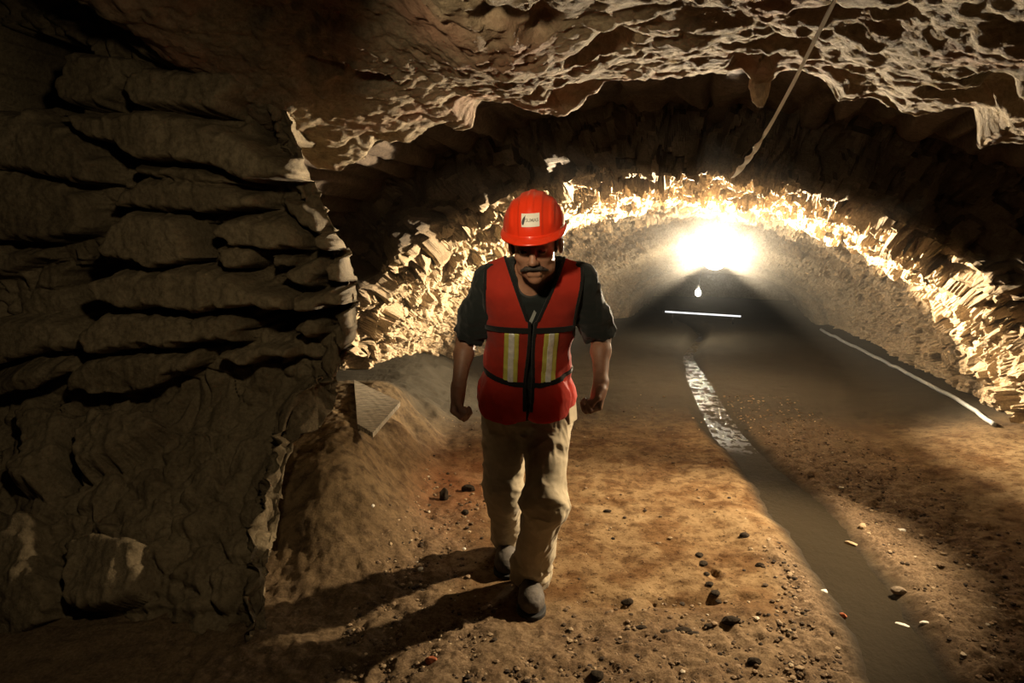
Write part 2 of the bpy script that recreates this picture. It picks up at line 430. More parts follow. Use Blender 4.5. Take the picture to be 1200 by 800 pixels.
# ---- the low rough rock ceiling nearest the camera
RIM = [(-60,-60),(100,-50),(215,0),(280,90),(325,160),(372,203),(400,205),(430,192),(455,175),(480,172),(505,150),(520,148),(535,155),(555,150),(566,122),(600,125),(640,140),(668,140),(690,118),(720,98),(760,96),(800,95),(835,88),(868,85),(880,100),(900,100),(915,92),(940,90),(960,100),(978,125),(1000,128),(1020,118),(1050,142),(1090,142),(1120,130),(1134,132),(1140,178),(1165,172),(1200,170),(1300,168),(1420,170)]
def make_ceiling():
    WR = 3.4
    ls, zs = [], []
    for px, py in RIM:
        d = ray(px, py); wv = AX * d[0] + AY * d[1]; t = WR / wv
        ls.append(t * (AY * d[0] - AX * d[1])); zs.append(CAMZ + t * d[2])
    ls.append(6.0); zs.append(zs[-1]); ls.insert(0, -6.0); zs.insert(0, zs[0])
    l = np.arange(-3.2, 4.4, .0125); nl = len(l)
    zr = np.interp(l, ls, zs)
    k = np.hanning(61); k /= k.sum(); zsm = np.convolve(np.pad(zr, 30, 'edge'), k, 'valid')
    w = np.concatenate([np.arange(1.65, 3.4, .0125)]); nw = len(w); ne = 36
    G = np.zeros((nw + ne, nl, 3))
    for i in range(nw):
        b = sstep(2.95, 3.38, w[i])
        x, y = wl(w[i], l); G[i, :, 0] = x; G[i, :, 1] = y
        sl = .32 - .34 * sstep(-.85, -.25, l / w[i]); G[i, :, 2] = (zsm - .035) * (1 - b) + zr * b + sl * (3.4 - w[i])
    for i in range(ne):
        t = (i + 1) / ne
        x, y = wl(3.4 + .05 * math.sin(t * 3.1) + .35 * t * t, l); G[nw + i, :, 0] = x; G[nw + i, :, 1] = y
        G[nw + i, :, 2] = zr + (3.05 - zr) * t ** 1.3
    N = gridnormals(G)
    if N[nw // 2, nl // 2, 2] > 0: N = -N
    Pn = G.reshape(-1, 3); Nn = N.reshape(-1, 3)
    wv = np.concatenate([w, np.full(ne, 3.4)])[:, None].repeat(nl, 1).ravel()
    dirp = Pn.copy()
    q = dirp + .25 * np.stack([fbm(dirp * 2.2, 3, 41), fbm(dirp * 2.2, 3, 42), fbm(dirp * 2.2, 3, 43)], 1)
    f1, f2, r1, r2, vec = cells(q * np.array([4.2, 4.2, 4.2]), 21)
    lump = np.sqrt(np.clip((f2 - f1) / .55, 0, 1)) * (.2 + r1)
    H = .030 * lump + .05 * fbm(Pn * 1.9, 3, 22) - .08 * sstep(.22, .40, fbm(Pn * 3.1 + 40, 3, 26))
    def knobs(k, sd, thr):
        e1, e2, t1, t2, vv = cells(Pn * k + .35 * fbm(Pn * k * .6, 2, sd + 50)[:, None], sd)
        return np.sqrt(np.clip(1 - (e1 / .62) ** 2, 0, 1)) * sstep(thr, thr + .2, t1) * (.4 + t2)
    Hf = .017 * knobs(6.5, 201, .45) + .011 * knobs(14, 205, .35) + .006 * fbm(Pn * 18, 3, 27) + .006 * knobs(30, 209, .3) + .006 * fbm(Pn * 55, 2, 25) - .015
    damp = 1 - .55 * sstep(3.0, 3.38, wv)
    V = Pn + Nn * ((H - .05) * damp + Hf * (1 - .3 * sstep(3.2, 3.4, wv)))[:, None]
    o = mesh_np('ceiling', V, gridfaces(nw + ne, nl), M_ceil, attrs={'rnd': r2 * .5})
    tag(o, 'low rough rock ceiling with a broken front edge', 'ceiling', kind='structure')
    # knob of rock hanging from its edge
    return o
CEIL = make_ceiling()

# ---- higher dark vault behind that edge, its stones laid lengthwise
def make_vault():
    nph, nw = 620, 110
    ph = np.linspace(-.12, math.pi + .12, nph); w = np.linspace(2.6, 5.62, nw)
    a, b, lc = 3.75, 2.72, -.5
    G = np.zeros((nw, nph, 3))
    for i in range(nw):
        x, y = wl(w[i], lc - a * np.cos(ph)); G[i, :, 0] = x; G[i, :, 1] = y; G[i, :, 2] = b * np.sin(ph) * (1 - .03 * (w[i] - 2.6))
    N = gridnormals(G)
    if N[nw // 2, nph // 2, 2] > 0: N = -N
    Pn = G.reshape(-1, 3); Nn = N.reshape(-1, 3)
    PH = np.repeat(ph[None, :], nw, 0).ravel(); W = np.repeat(w[:, None], nph, 1).ravel()
    u = np.stack([PH * 17 + .5 * fbm(np.stack([W * .8, PH * 6, W * 0], 1), 2, 3), W * .55, W * 0], 1)
    f1, f2, r1, r2, vec = cells(u, 61, .75)
    H = .12 * np.clip((f2 - f1) / .3, 0, 1) * (.2 + r1) + .02 * fbm(Pn * 6, 4, 62) + .008 * fbm(Pn * 30, 3, 63)
    V = Pn + Nn * (H - .03)[:, None]
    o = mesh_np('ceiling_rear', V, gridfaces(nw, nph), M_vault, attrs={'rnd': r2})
    tag(o, 'dark higher vault of long radiating stones behind the rock ceiling', 'ceiling', kind='structure')
make_vault()

# ---- the rubble vault: a funnel of rough stones narrowing towards the lamp
def sect(w):
    t = (w - 5.5) / 5.5
    return 2.9 - 1.35 * t, 1.97 - 1.02 * t, -.5 + .5 * t
def make_rubble():
    nph = 900
    ph = np.linspace(-.10, math.pi + .10, nph)
    ws = np.concatenate([np.linspace(5.5, 7.2, 120), np.linspace(7.2, 11.0, 130)[1:]]); na = 26
    nr = na + len(ws)
    G = np.zeros((nr, nph, 3)); depth = np.zeros((nr, nph))
    for i in range(nr):
        if i < na:
            t = 1 - i / na; a, b, lc = sect(5.5); a += .95 * t; b += .85 * t; w = 5.5 + .06 * t
        else:
            w = ws[i - na]; a, b, lc = sect(w); depth[i] = w - 5.5
        x, y = wl(w, lc - a * np.cos(ph)); G[i, :, 0] = x; G[i, :, 1] = y; G[i, :, 2] = b * np.sin(ph)
        if i < na: depth[i] = -.3 * t
    N = gridnormals(G)
    k = nr // 2
    if N[k, nph // 2, 2] > 0: N = -N
    Pn = G.reshape(-1, 3); Nn = N.reshape(-1, 3); D = depth.ravel()
    wp = Pn + .05 * np.stack([fbm(Pn * 5, 2, 71), fbm(Pn * 5, 2, 72), fbm(Pn * 5, 2, 73)], 1)
    # radial distance so the slabs stand on edge across the vault
    f1, f2, r1, r2, vec = cells(wp * 6.3, 74, .95)
    e1 = np.clip((f2 - f1) / .10, 0, 1)
    rdir = np.stack([_h(np.floor(r1 * 1e6).astype(int), np.zeros(len(r1), int), np.zeros(len(r1), int), s) - .5 for s in (1, 2, 3)], 1)
    tilt = (vec * rdir).sum(1) * 1.7
    g1, g2, s1, s2, vec2 = cells(wp * 15, 75, .95)
    e2 = np.clip((g2 - g1) / .12, 0, 1)
    big = np.exp(-np.clip(D, 0, 9) / .9) * (1 - .75 * sstep(0, -.25, D))
    side = 1 - sstep(.70, .95, np.sin(np.repeat(ph[None, :], nr, 0).ravel()))
    amp = .055 + (.085 + .09 * side) * big
    H = amp * (e1 * (.12 + 1.0 * r1 ** 1.6) + tilt * e1 * .8) + (.03 + .03 * big) * e2 * s1 + .012 * fbm(Pn * 26, 3, 76)
    ang = np.repeat(ph[None, :], nr, 0).ravel(); rim_shade = sstep(.04, -.04, D)  # mask for the shade painted on the camera-facing rim
    c1, c2, q1, q2, vv = cells(np.stack([ang * 19 + .35 * fbm(np.stack([ang * 5, D * 6, D * 0], 1), 2, 77), D * 1.6 + 3, D * 0], 1), 78, .7)
    Hs = .10 * np.clip((c2 - c1) / .35, 0, 1) * (.25 + q1) + .02 * fbm(Pn * 7, 3, 79) + .01 * fbm(Pn * 30, 3, 80)
    H = H * (1 - rim_shade) + Hs * rim_shade
    keep = 1.0
    dw = .30 * vnoise(Pn * 3.2, 83) + .22 * (r1 - .5)
    dw = dw * np.exp(-np.clip(D, 0, 9) / .35) * sstep(-.30, -.05, D)
    V = Pn + Nn * (H - .05)[:, None] + np.stack([AX * dw, AY * dw, .25 * dw], 1)
    o = mesh_np('wall_rear', V, gridfaces(nr, nph), M_rubble, attrs={'rnd': .6 * r2 + .4 * s2, 'rim_shade': rim_shade}, smooth=False)
    tag(o, 'vault of jagged rubble stones brightly lit around the lamp', 'wall', kind='structure')
make_rubble()

# ---- the low arch at the far end
def make_end():
    nph = 260; ph = np.linspace(-.1, math.pi + .1, nph)
    prof = [(10.85, 1.62, 1.0), (10.92, 1.56, .95), (10.9, 1.50, .90), (10.93, 1.44, .85), (11.0, 1.40, .82), (11.15, 1.38, .80), (11.6, 1.36, .79), (12.4, 1.36, .78), (13.4, 1.35, .78), (14.5, 1.33, .77), (14.52, .9, .5), (14.53, .3, .2), (14.53, .02, .02)]
    fine = []
    for (w0, a0, b0), (w1, a1, b1) in zip(prof[:-1], prof[1:]):
        m = max(2, int(math.hypot(w1 - w0, a1 - a0) / .05))
        fine += [(w0 + (w1 - w0) * t / m, a0 + (a1 - a0) * t / m, b0 + (b1 - b0) * t / m) for t in range(m)]
    fine.append(prof[-1])
    G = np.zeros((len(fine), nph, 3))
    for i, (w, a, b) in enumerate(fine):
        x, y = wl(w, -a * np.cos(ph)); G[i, :, 0] = x; G[i, :, 1] = y; G[i, :, 2] = b * np.sin(ph)
    N = gridnormals(G)
    if N[len(fine) // 2, nph // 2, 2] > 0: N = -N
    Pn = G.reshape(-1, 3)
    H = .03 * fbm(Pn * 4, 4, 81) + .012 * ridged(Pn * 14, 3, 82)
    V = Pn + N.reshape(-1, 3) * H[:, None]
    o = mesh_np('wall_end', V, gridfaces(len(fine), nph), M_end, attrs={'rnd': np.zeros(len(V))})
    tag(o, 'low plastered arch mouth at the far end of the tunnel', 'wall', kind='structure')
make_end()

# ---- the ground
STREAM = [(822,392,6),(815,403,8),(806,418,9),(818,445,16),(835,478,20),(852,508,24),(885,545,34),(925,585,52),(960,630,66),(1000,680,68),(1035,740,72),(1065,800,78),(1110,880,90)]
def ground_lin(pts):
    out = []
    for px, py, wd in pts:
        c = PZ(px, py, -.02); a = PZ(px - wd / 2, py, -.02); out.append((c[0], c[1], abs(c[0] - a[0])))
    return np.array(out)
SL = ground_lin(STREAM)
SLx = SL[::-1]
def stream_at(y):
    """centre x and half width of the stream at world distance y"""
    return np.interp(y, SLx[:, 1], SLx[:, 0]), np.interp(y, SLx[:, 1], SLx[:, 2])
def height(X, Y, fine=True):
    n = len(X); p = np.stack([X, Y, X * 0], 1)
    z = .035 * fbm(p * .9, 3, 90) + .016 * fbm(p * 4, 4, 91)
    near = sstep(7.5, 5.0, Y)
    wob = .12 * fbm(p * 1.7, 3, 92) + .05 * fbm(p * 7, 2, 93)
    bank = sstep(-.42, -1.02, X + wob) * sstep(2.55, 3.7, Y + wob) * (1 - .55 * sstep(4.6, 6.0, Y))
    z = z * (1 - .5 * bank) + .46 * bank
    mound = np.exp(-(((X + .80) / .28) ** 2 + ((Y - 3.25) / .38) ** 2)); z += .13 * mound
    cx, hw = stream_at(Y)
    hw2 = hw * (1 + .35 * fbm(np.stack([Y * 3, X * 0, X * 0 + np.sign(X - cx) * 5], 1), 3, 94))
    d = np.abs(X - cx) - hw2
    chan = sstep(.16, -.05, d)
    z = z * (1 - .8 * chan) - .050 * chan
    z += .10 * sstep(2.0, 3.6, X - .31 * (Y - 3)) 
    # far silt bar before the arch
    W = AX * X + AY * Y
    z += .06 * sstep(8.0, 9.0, W) * (1 - chan)
    grav = np.clip(sstep(.02, .12, d) * sstep(1.3, .3, d) * (X > cx) * near + sstep(.01, .06, d) * sstep(.34, .15, d) * (X < cx) * sstep(3.4, 2.9, Y)
                   + .9 * sstep(-.05, -.45, X + wob) * (1 - bank) * sstep(4.4, 3.4, Y) + .8 * sstep(2.75, 2.35, Y + wob) * (X < cx - .25), 0, 1)
    if fine:
        f1, f2, r1, r2, vec = cells(np.stack([X * 38, Y * 38, X * 0], 1), 95)
        z += grav * .006 * np.sqrt(np.clip(1 - f1 * 1.4, 0, 1)) * (r1 > .35) * (.4 + r1)
        z += (.4 + grav) * .010 * fbm(p * 20, 4, 96) + .012 * grav * ridged(p * 13, 3, 101)
        # hoof and wheel scars: the dark broken clods running up the path
        k1 = np.exp(-((X - (1.02 - .16 * (3.45 - Y))) / .035) ** 2) * sstep(2.75, 2.95, Y) * sstep(3.6, 3.4, Y) * sstep(.0, .35, vnoise(p * 9, 97))
        k2 = np.exp(-((Y - 2.62 - .05 * X) / .03) ** 2) * sstep(.35, .5, X) * sstep(1.15, .95, X) * sstep(-.1, .3, vnoise(p * 11, 98))
        z -= .035 * k1 + .03 * k2
        z += .004 * ridged(p * 9, 3, 99) * near * (1 - chan) + .022 * bank * fbm(p * 9, 4, 100) + .012 * bank * ridged(p * 24, 3, 102)
    red = np.exp(-(((X + .45) / .35) ** 2 + ((Y - 4.1) / .65) ** 2))
    wet = np.clip(sstep(.16, .0, d) + 1.0 * sstep(4.3, 6.0, Y + 1.2 * wob + .15 * np.abs(X - 1.2)), 0, 1)  # wet stream margin, plus shade painted over the far floor
    return z, grav, wet, red, bank
def make_floor():
    x = np.concatenate([np.linspace(-4.6, -1.3, 60)[:-1], np.arange(-1.3, 2.7, .0105), np.linspace(2.7, 7.0, 110)[1:]])
    ys = [1.3]
    while ys[-1] < 14.6: ys.append(ys[-1] + max(.0105, .0105 * (ys[-1] / 3.2) ** 1.6))
    y = np.array(ys)
    X, Y = np.meshgrid(x, y, indexing='ij')
    z, g, wet, red, bank = height(X.ravel(), Y.ravel())
    V = np.stack([X.ravel(), Y.ravel(), z], 1)
    m, nt, bs = new_mat('trodden_clay')
    n1 = noise_node(nt, 1.6, 7, .62); n2 = noise_node(nt, 14, 7, .7); n3 = noise_node(nt, 70, 5, .7)
    c = ramp(nt, n1.outputs['Fac'], [(.32, (.205, .125, .060)), (.52, (.28, .185, .095)), (.7, (.36, .255, .14))]).outputs['Color']
    c = mixc(nt, .75, c, ramp(nt, n2.outputs['Fac'], [(.38, (.34, .27, .21)), (.54, (1, 1, 1))]).outputs['Color'], 'MULTIPLY')
    n4 = noise_node(nt, 48, 4, .62); n5 = noise_node(nt, 4.5, 5, .6)
    c = mixc(nt, .9, c, ramp(nt, n4.outputs['Fac'], [(.58, (1, 1, 1)), (.66, (.32, .26, .2))]).outputs['Color'], 'MULTIPLY')
    c = mixc(nt, .8, c, ramp(nt, n5.outputs['Fac'], [(.40, (.50, .38, .28)), (.55, (1, 1, 1))]).outputs['Color'], 'MULTIPLY')
    gcol = ramp(nt, n3.outputs['Fac'], [(.35, (.08, .055, .035)), (.55, (.21, .145, .09)), (.75, (.36, .27, .18))]).outputs['Color']
    gm = nd(nt, 'ShaderNodeMath', operation='MULTIPLY'); gm.inputs[1].default_value = .8; nt.links.new(attr(nt, 'grav'), gm.inputs[0])
    c = mixc(nt, gm.outputs[0], c, gcol)
    rm = nd(nt, 'ShaderNodeMath', operation='MULTIPLY'); nt.links.new(attr(nt, 'red'), rm.inputs[0]); nt.links.new(n2.outputs['Fac'], rm.inputs[1])
    c = mixc(nt, rm.outputs[0], c, (.30, .085, .028))
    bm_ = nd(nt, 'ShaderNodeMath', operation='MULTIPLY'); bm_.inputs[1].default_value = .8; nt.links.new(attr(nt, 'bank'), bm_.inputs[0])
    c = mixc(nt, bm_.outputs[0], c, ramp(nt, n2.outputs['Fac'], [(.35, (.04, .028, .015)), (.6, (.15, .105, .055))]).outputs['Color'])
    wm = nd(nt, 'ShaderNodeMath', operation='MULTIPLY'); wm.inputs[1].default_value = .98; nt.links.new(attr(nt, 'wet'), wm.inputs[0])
    c = mixc(nt, wm.outputs[0], c, (.032, .028, .021))  # damp edge colour; over the far floor it stands in for shade
    nt.links.new(c, bs.inputs['Base Color'])
    rr = nd(nt, 'ShaderNodeMapRange'); rr.inputs['To Min'].default_value = .93; rr.inputs['To Max'].default_value = .9; nt.links.new(attr(nt, 'wet'), rr.inputs['Value'])
    nt.links.new(rr.outputs[0], bs.inputs['Roughness']); bs.inputs['Specular IOR Level'].default_value = .06
    nb = noise_node(nt, 45, 9, .75); b1 = bump(nt, bs, nb.outputs['Fac'], .55, .02)
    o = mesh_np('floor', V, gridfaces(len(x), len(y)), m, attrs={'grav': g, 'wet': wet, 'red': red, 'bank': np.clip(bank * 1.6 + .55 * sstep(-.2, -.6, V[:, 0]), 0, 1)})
    tag(o, 'trodden clay tunnel floor with gravelly edges', 'floor', kind='structure')
make_floor()
def zat(x, y, fine=False): return float(height(np.array([x, ]), np.array([y, ]), fine)[0][0])

# ---- the stream
def make_stream():
    y = np.arange(1.6, 11.0, .025); V = []; nx = 15
    cx, hw = stream_at(y)
    G = np.zeros((len(y), nx, 3))
    for j in range(nx):
        G[:, j, 0] = cx + (hw * 1.25 + .02) * (j / (nx - 1) * 2 - 1); G[:, j, 1] = y
    Pn = G.reshape(-1, 3)
    Pn[:, 2] = -.030 + .004 * fbm(Pn * np.array([9, 9, 1]), 3, 120)
    m, nt, bs = new_mat('muddy_water')
    bs.inputs['Base Color'].default_value = (.028, .021, .012, 1); bs.inputs['IOR'].default_value = 1.33
    nm = noise_node(nt, 17, 3, .5, stretch=(1, .8, 1)); mud = ramp(nt, nm.outputs['Fac'], [(.47, (0, 0, 0)), (.53, (1, 1, 1))]).outputs['Color']
    mx = nd(nt, 'ShaderNodeMath', operation='MAXIMUM'); nt.links.new(mud, mx.inputs[0]); nt.links.new(attr(nt, 'silt'), mx.inputs[1])
    for sock, a, b in (('Roughness', .09, .7), ('Specular IOR Level', .6, .05)):
        r = nd(nt, 'ShaderNodeMapRange'); r.inputs['To Min'].default_value = a; r.inputs['To Max'].default_value = b
        nt.links.new(mx.outputs[0], r.inputs['Value']); nt.links.new(r.outputs[0], bs.inputs[sock])
    nb = noise_node(nt, 30, 5, .65, stretch=(1, .7, 1)); bump(nt, bs, nb.outputs['Fac'], .5, .015)
    silt = sstep(5.3, 4.4, Pn[:, 1] + .5 * fbm(Pn * 4, 2, 121))
    o = mesh_np('stream', Pn, gridfaces(len(y), nx, True), m, attrs={'silt': silt})
    tag(o, 'narrow stream of muddy water winding down the tunnel floor to the lamp', 'stream')
make_stream()
# ================================================================== LOOSE THINGS
def pebble_mesh(name, r, seed, mat, sub=2, squash=(1, 1, .7)):
    import bmesh
    bm = bmesh.new(); bmesh.ops.create_icosphere(bm, subdivisions=sub, radius=1.0)
    V = np.array([v.co[:] for v in bm.verts]); F = [[v.index for v in f.verts] for f in bm.faces]; bm.free()
    rg = np.random.RandomState(seed)
    for _ in range(9):                                 # flat broken faces
        n = rg.normal(size=3); n /= np.linalg.norm(n); k = .62 + .25 * rg.rand()
        d = V @ n; V = V - np.maximum(d - k, 0)[:, None] * n
    V *= 1 + .10 * fbm(V * 1.8 + seed, 3, seed)[:, None]
    V = V * np.array(squash) * r
    return V, F
M_stone = plain_mat('grey_brown_stone', (.20, .15, .10), .85, spec=.25, var=.4, vscale=40, bumps=(90, .5, .006))
M_black = plain_mat('dark_earth_clod', (.035, .026, .018), .95, spec=.08, var=.4, vscale=60, bumps=(120, .8, .006))
M_white = plain_mat('white_limestone', (.80, .76, .66), .6, spec=.4, var=.12)
M_brick = plain_mat('red_brick', (.42, .13, .06), .85, spec=.2, var=.25)
M_tan = plain_mat('tan_stone', (.45, .33, .2), .85, spec=.2, var=.25)
def stone(px, py, r, mat, label, name='stone', cat='stone', seed=1, squash=(1, 1, .7), rot=0, group=None):
    c = PZ(px, py, 0.0)
    for _ in range(6): c = PZ(px, py, zat(c[0], c[1]) + r * squash[2] * .5)
    V, F = pebble_mesh(name, r, seed, mat, 3 if r > .03 else 2, squash)
    ca, sa = math.cos(rot), math.sin(rot); V = np.stack([V[:, 0] * ca - V[:, 1] * sa, V[:, 0] * sa + V[:, 1] * ca, V[:, 2]], 1)
    o = mesh_py(name, V, F, mat, smooth=False); o.location = (c[0], c[1], zat(c[0], c[1]) + r * squash[2] * .55)
    tag(o, label, cat, group); return o
stone(520, 581, .042, M_black, 'black pointed stone on the reddish soil left of the rear leg', seed=3, squash=(.75, .8, 1.15))
stone(549, 573, .036, M_black, 'black low stone just left of the rear knee', seed=5, squash=(1.2, .8, .75))
stone(545, 600, .022, M_black, 'small dark stone beside the puddle-brown patch near the rear leg', seed=6)
stone(438, 632, .014, M_white, 'white pebble on the gravel mound by the left pier', 'pebble', 'pebble', 7)
stone(493, 667, .015, M_white, 'white pebble lying at the edge of the rear leg shadow', 'pebble', 'pebble', 8)
stone(544, 643, .010, M_white, 'tiny white pebble just above the rear leg shadow', 'pebble', 'pebble', 9)
stone(506, 774, .022, M_brick, 'red brick fragment in the gravel below the front leg shadow', 'brick_fragment', 'brick', 10, (1.1, .8, .8))
stone(533, 770, .018, M_tan, 'tan pebble right of the red brick fragment', 'pebble', 'pebble', 11)
stone(1057, 621, .020, M_white, 'bright white pebble on the dark gravel right of the stream', 'pebble', 'pebble', 12, (1.3, .8, .5))
stone(986, 571, .015, M_white, 'small white pebble near the far right stream bank', 'pebble', 'pebble', 13, (1.4, .8, .5))
stone(1011, 617, .026, M_tan, 'tan stone on the right bank where the stream widens', 'stone', 'stone', 14, (1.2, .8, .7), .6)
stone(998, 637, .026, M_tan, 'pale flat stone at the right water edge of the stream', 'stone', 'stone', 15, (1.5, .7, .45), -.5)
stone(1053, 693, .030, M_stone, 'brown block of stone at the right stream edge', 'stone', 'stone', 16, (1.2, .9, .7))
stone(1058, 733, .022, M_white, 'pale wet stone lying at the right water line', 'stone', 'stone', 17, (1.5, .6, .45), -.7)
stone(1083, 729, .017, M_white, 'pale stone chip just right of the wet one at the water line', 'stone', 'stone', 18, (1.2, .7, .5))
stone(966, 693, .016, M_white, 'white pebble at the left stream edge above black gravel', 'pebble', 'pebble', 19)
stone(988, 721, .016, M_brick, 'reddish pebble at the left water edge', 'pebble', 'pebble', 20)
stone(700, 791, .026, M_black, 'black round stone at the bottom edge below the front boot', 'stone', 'stone', 21)
stone(735, 705, .024, M_black, 'black clod on the pale clay right of the front boot', 'clod', 'clod', 22, (1.2, .8, .6))
stone(712, 599, .018, M_black, 'small black clod on the pale clay right of the front knee', 'clod', 'clod', 23, (1.4, .8, .6))
stone(857, 727, .030, M_black, 'black clod at the end of the crosswise clod line', 'clod', 'clod', 24, (1.5, .8, .6))
stone(883, 775, .022, M_black, 'black clod lowest near the left stream bank', 'clod', 'clod', 25, (1.4, .8, .6))
stone(890, 662, .018, M_black, 'small dark clod above the pale patch by the stream', 'clod', 'clod', 26, (1.4, .8, .6))
stone(873, 627, .026, M_black, 'dark forked clod on the clay left of the stream bend', 'clod', 'clod', 27, (1.4, .9, .5), .7)
for i, (px, py, r) in enumerate([(820, 650, .020), (824, 660, .024), (828, 672, .015), (832, 684, .018), (838, 694, .021), (842, 705, .014)]):
    stone(px, py, r, M_black, 'black clod in the line of clods running up the clay path', 'clod', 'clod', 40 + i, (1.0, 1.2, .4), group='clods in line along the path')
for i, (px, py, r) in enumerate([(752, 735, .018), (781, 740, .018), (800, 738, .024), (812, 742, .018), (830, 733, .015)]):
    stone(px, py, r, M_black, 'black clod in the row of clods crossing the path', 'clod', 'clod', 60 + i, (1.5, .8, .4), group='clods in row across the path')

# ---- gravel nobody could count
def make_gravel():
    rg = np.random.RandomState(5)
    prot = [pebble_mesh('g', 1.0, 200 + k, None, 1) for k in range(6)]
    Vs, Fs, off = [], [], 0
    N = 42000
    X = rg.uniform(-1.05, 2.6, N); Y = 1.9 + (6.2 - 1.9) * rg.rand(N) ** 1.5
    z, g, wet, red, bank = height(X, Y, False)
    cx, hw = stream_at(Y)
    dens = g * .8 + .03
    ok = (rg.rand(N) < dens) & (X > np.where(Y < 3.3, -.66, -.55))
    for bx, by in ((.07, 2.62), (-.02, 2.95)): ok &= (np.abs(X - bx) > .13) | (np.abs(Y - by) > .30)
    ok &= ~((X > -.95) & (X < -.45) & (Y > 3.7) & (Y < 4.9) & (z > .3))
    ok &= np.abs(X - cx) > hw * 1.4 + .05
    X, Y, z = X[ok], Y[ok], z[ok]
    left = ((X < cx[ok]) & (X > cx[ok] - hw[ok] - .35) & (Y < 3.3))
    R = .0035 + .011 * rg.rand(len(X)) ** np.where(left, 1.6, 3.5)
    T = rg.rand(len(X)) * 6.28
    tint = []
    for i in range(len(X)):
        V, F = prot[i % 6]; c, s = math.cos(T[i]), math.sin(T[i])
        q = V * R[i]; q = np.stack([q[:, 0] * c - q[:, 1] * s, q[:, 0] * s + q[:, 1] * c, q[:, 2] * .8 + z[i] + R[i] * .35], 1)
        q[:, 0] += X[i]; q[:, 1] += Y[i]
        Vs.append(q); Fs.append(np.array(F) + off); off += len(V); tint.append(np.full(len(V), rg.rand()))
    m, nt, bs = new_mat('mixed_gravel')
    nt.links.new(ramp(nt, attr(nt, 'rnd'), [(.0, (.03, .022, .016)), (.45, (.13, .085, .05)), (.8, (.30, .21, .13)), (.975, (.42, .32, .2)), (1.0, (.7, .62, .5))]).outputs['Color'], bs.inputs['Base Color'])
    bs.inputs['Roughness'].default_value = .9; bs.inputs['Specular IOR Level'].default_value = .2
    o = mesh_np('gravel', np.concatenate(Vs), np.concatenate(Fs), m, smooth=False, attrs={'rnd': np.concatenate(tint)})
    tag(o, 'loose gravel scattered along the stream banks and by the left pier', 'gravel', kind='stuff')
make_gravel()

# ---- weathered board lying on the earth bank
def make_board():
    import bmesh
    zb = .5
    for _ in range(6):
        A = PZ(415, 447, zb); B = PZ(469, 473, zb); C = PZ(419, 499, zb); c = (A + B + C) / 3
        zb = max(zat(p[0], p[1]) for p in (A, B, C, c, (A + B) / 2, (B + C) / 2, (A + C) / 2)) + .02
    ex = B - A; L = np.linalg.norm(ex); ex /= L; ey = C - A; ey -= ex * (ey @ ex); Wd = np.linalg.norm(ey); ey /= Wd
    nx, ny = 50, 26; V = []
    top = []
    for lev in (1, 0):
        for i in range(nx):
            for j in range(ny):
                u = i / (nx - 1); v = j / (ny - 1)
                cut = 1 - .55 * v                                    # one corner broken away
                e = .006 * math.sin(u * 37 + lev) * (1 if j in (0, ny - 1) else 0)
                p = A + (B - A) * (u * (1 - .72 * v)) + (C - A) * (v + e)
                z = zb + (.014 if lev else -.014) + (0.0003 * math.sin(v * 40 + 3 * math.sin(u * 5)) if lev else 0)
                V.append((p[0], p[1], z))
    F = []
    n = nx * ny
    for i in range(nx - 1):
        for j in range(ny - 1):
            a = i * ny + j; F.append((a, a + ny, a + ny + 1, a + 1)); F.append((n + a, n + a + 1, n + a + ny + 1, n + a + ny))
    for i in range(nx - 1):
        for j in (0, ny - 1):
            a = i * ny + j; f = (a, n + a, n + a + ny, a + ny); F.append(f if j == 0 else f[::-1])
    for j in range(ny - 1):
        for i in (0, nx - 1):
            a = i * ny + j; f = (a, a + 1, n + a + 1, n + a); F.append(f if i == 0 else f[::-1])
    m, nt, bs = new_mat('weathered_board')
    n1 = noise_node(nt, 18, 6, .7, stretch=(1, 6, 1))
    nt.links.new(ramp(nt, n1.outputs['Fac'], [(.38, (.09, .075, .05)), (.5, (.27, .22, .15)), (.65, (.40, .34, .25))]).outputs['Color'], bs.inputs['Base Color'])
    bs.inputs['Roughness'].default_value = .85; bump(nt, bs, n1.outputs['Fac'], .5, .008)
    o = mesh_py('board', V, F, m, smooth=False)
    tag(o, 'weathered grey broken board lying flat on the earth bank beside the left pier', 'board')
make_board()

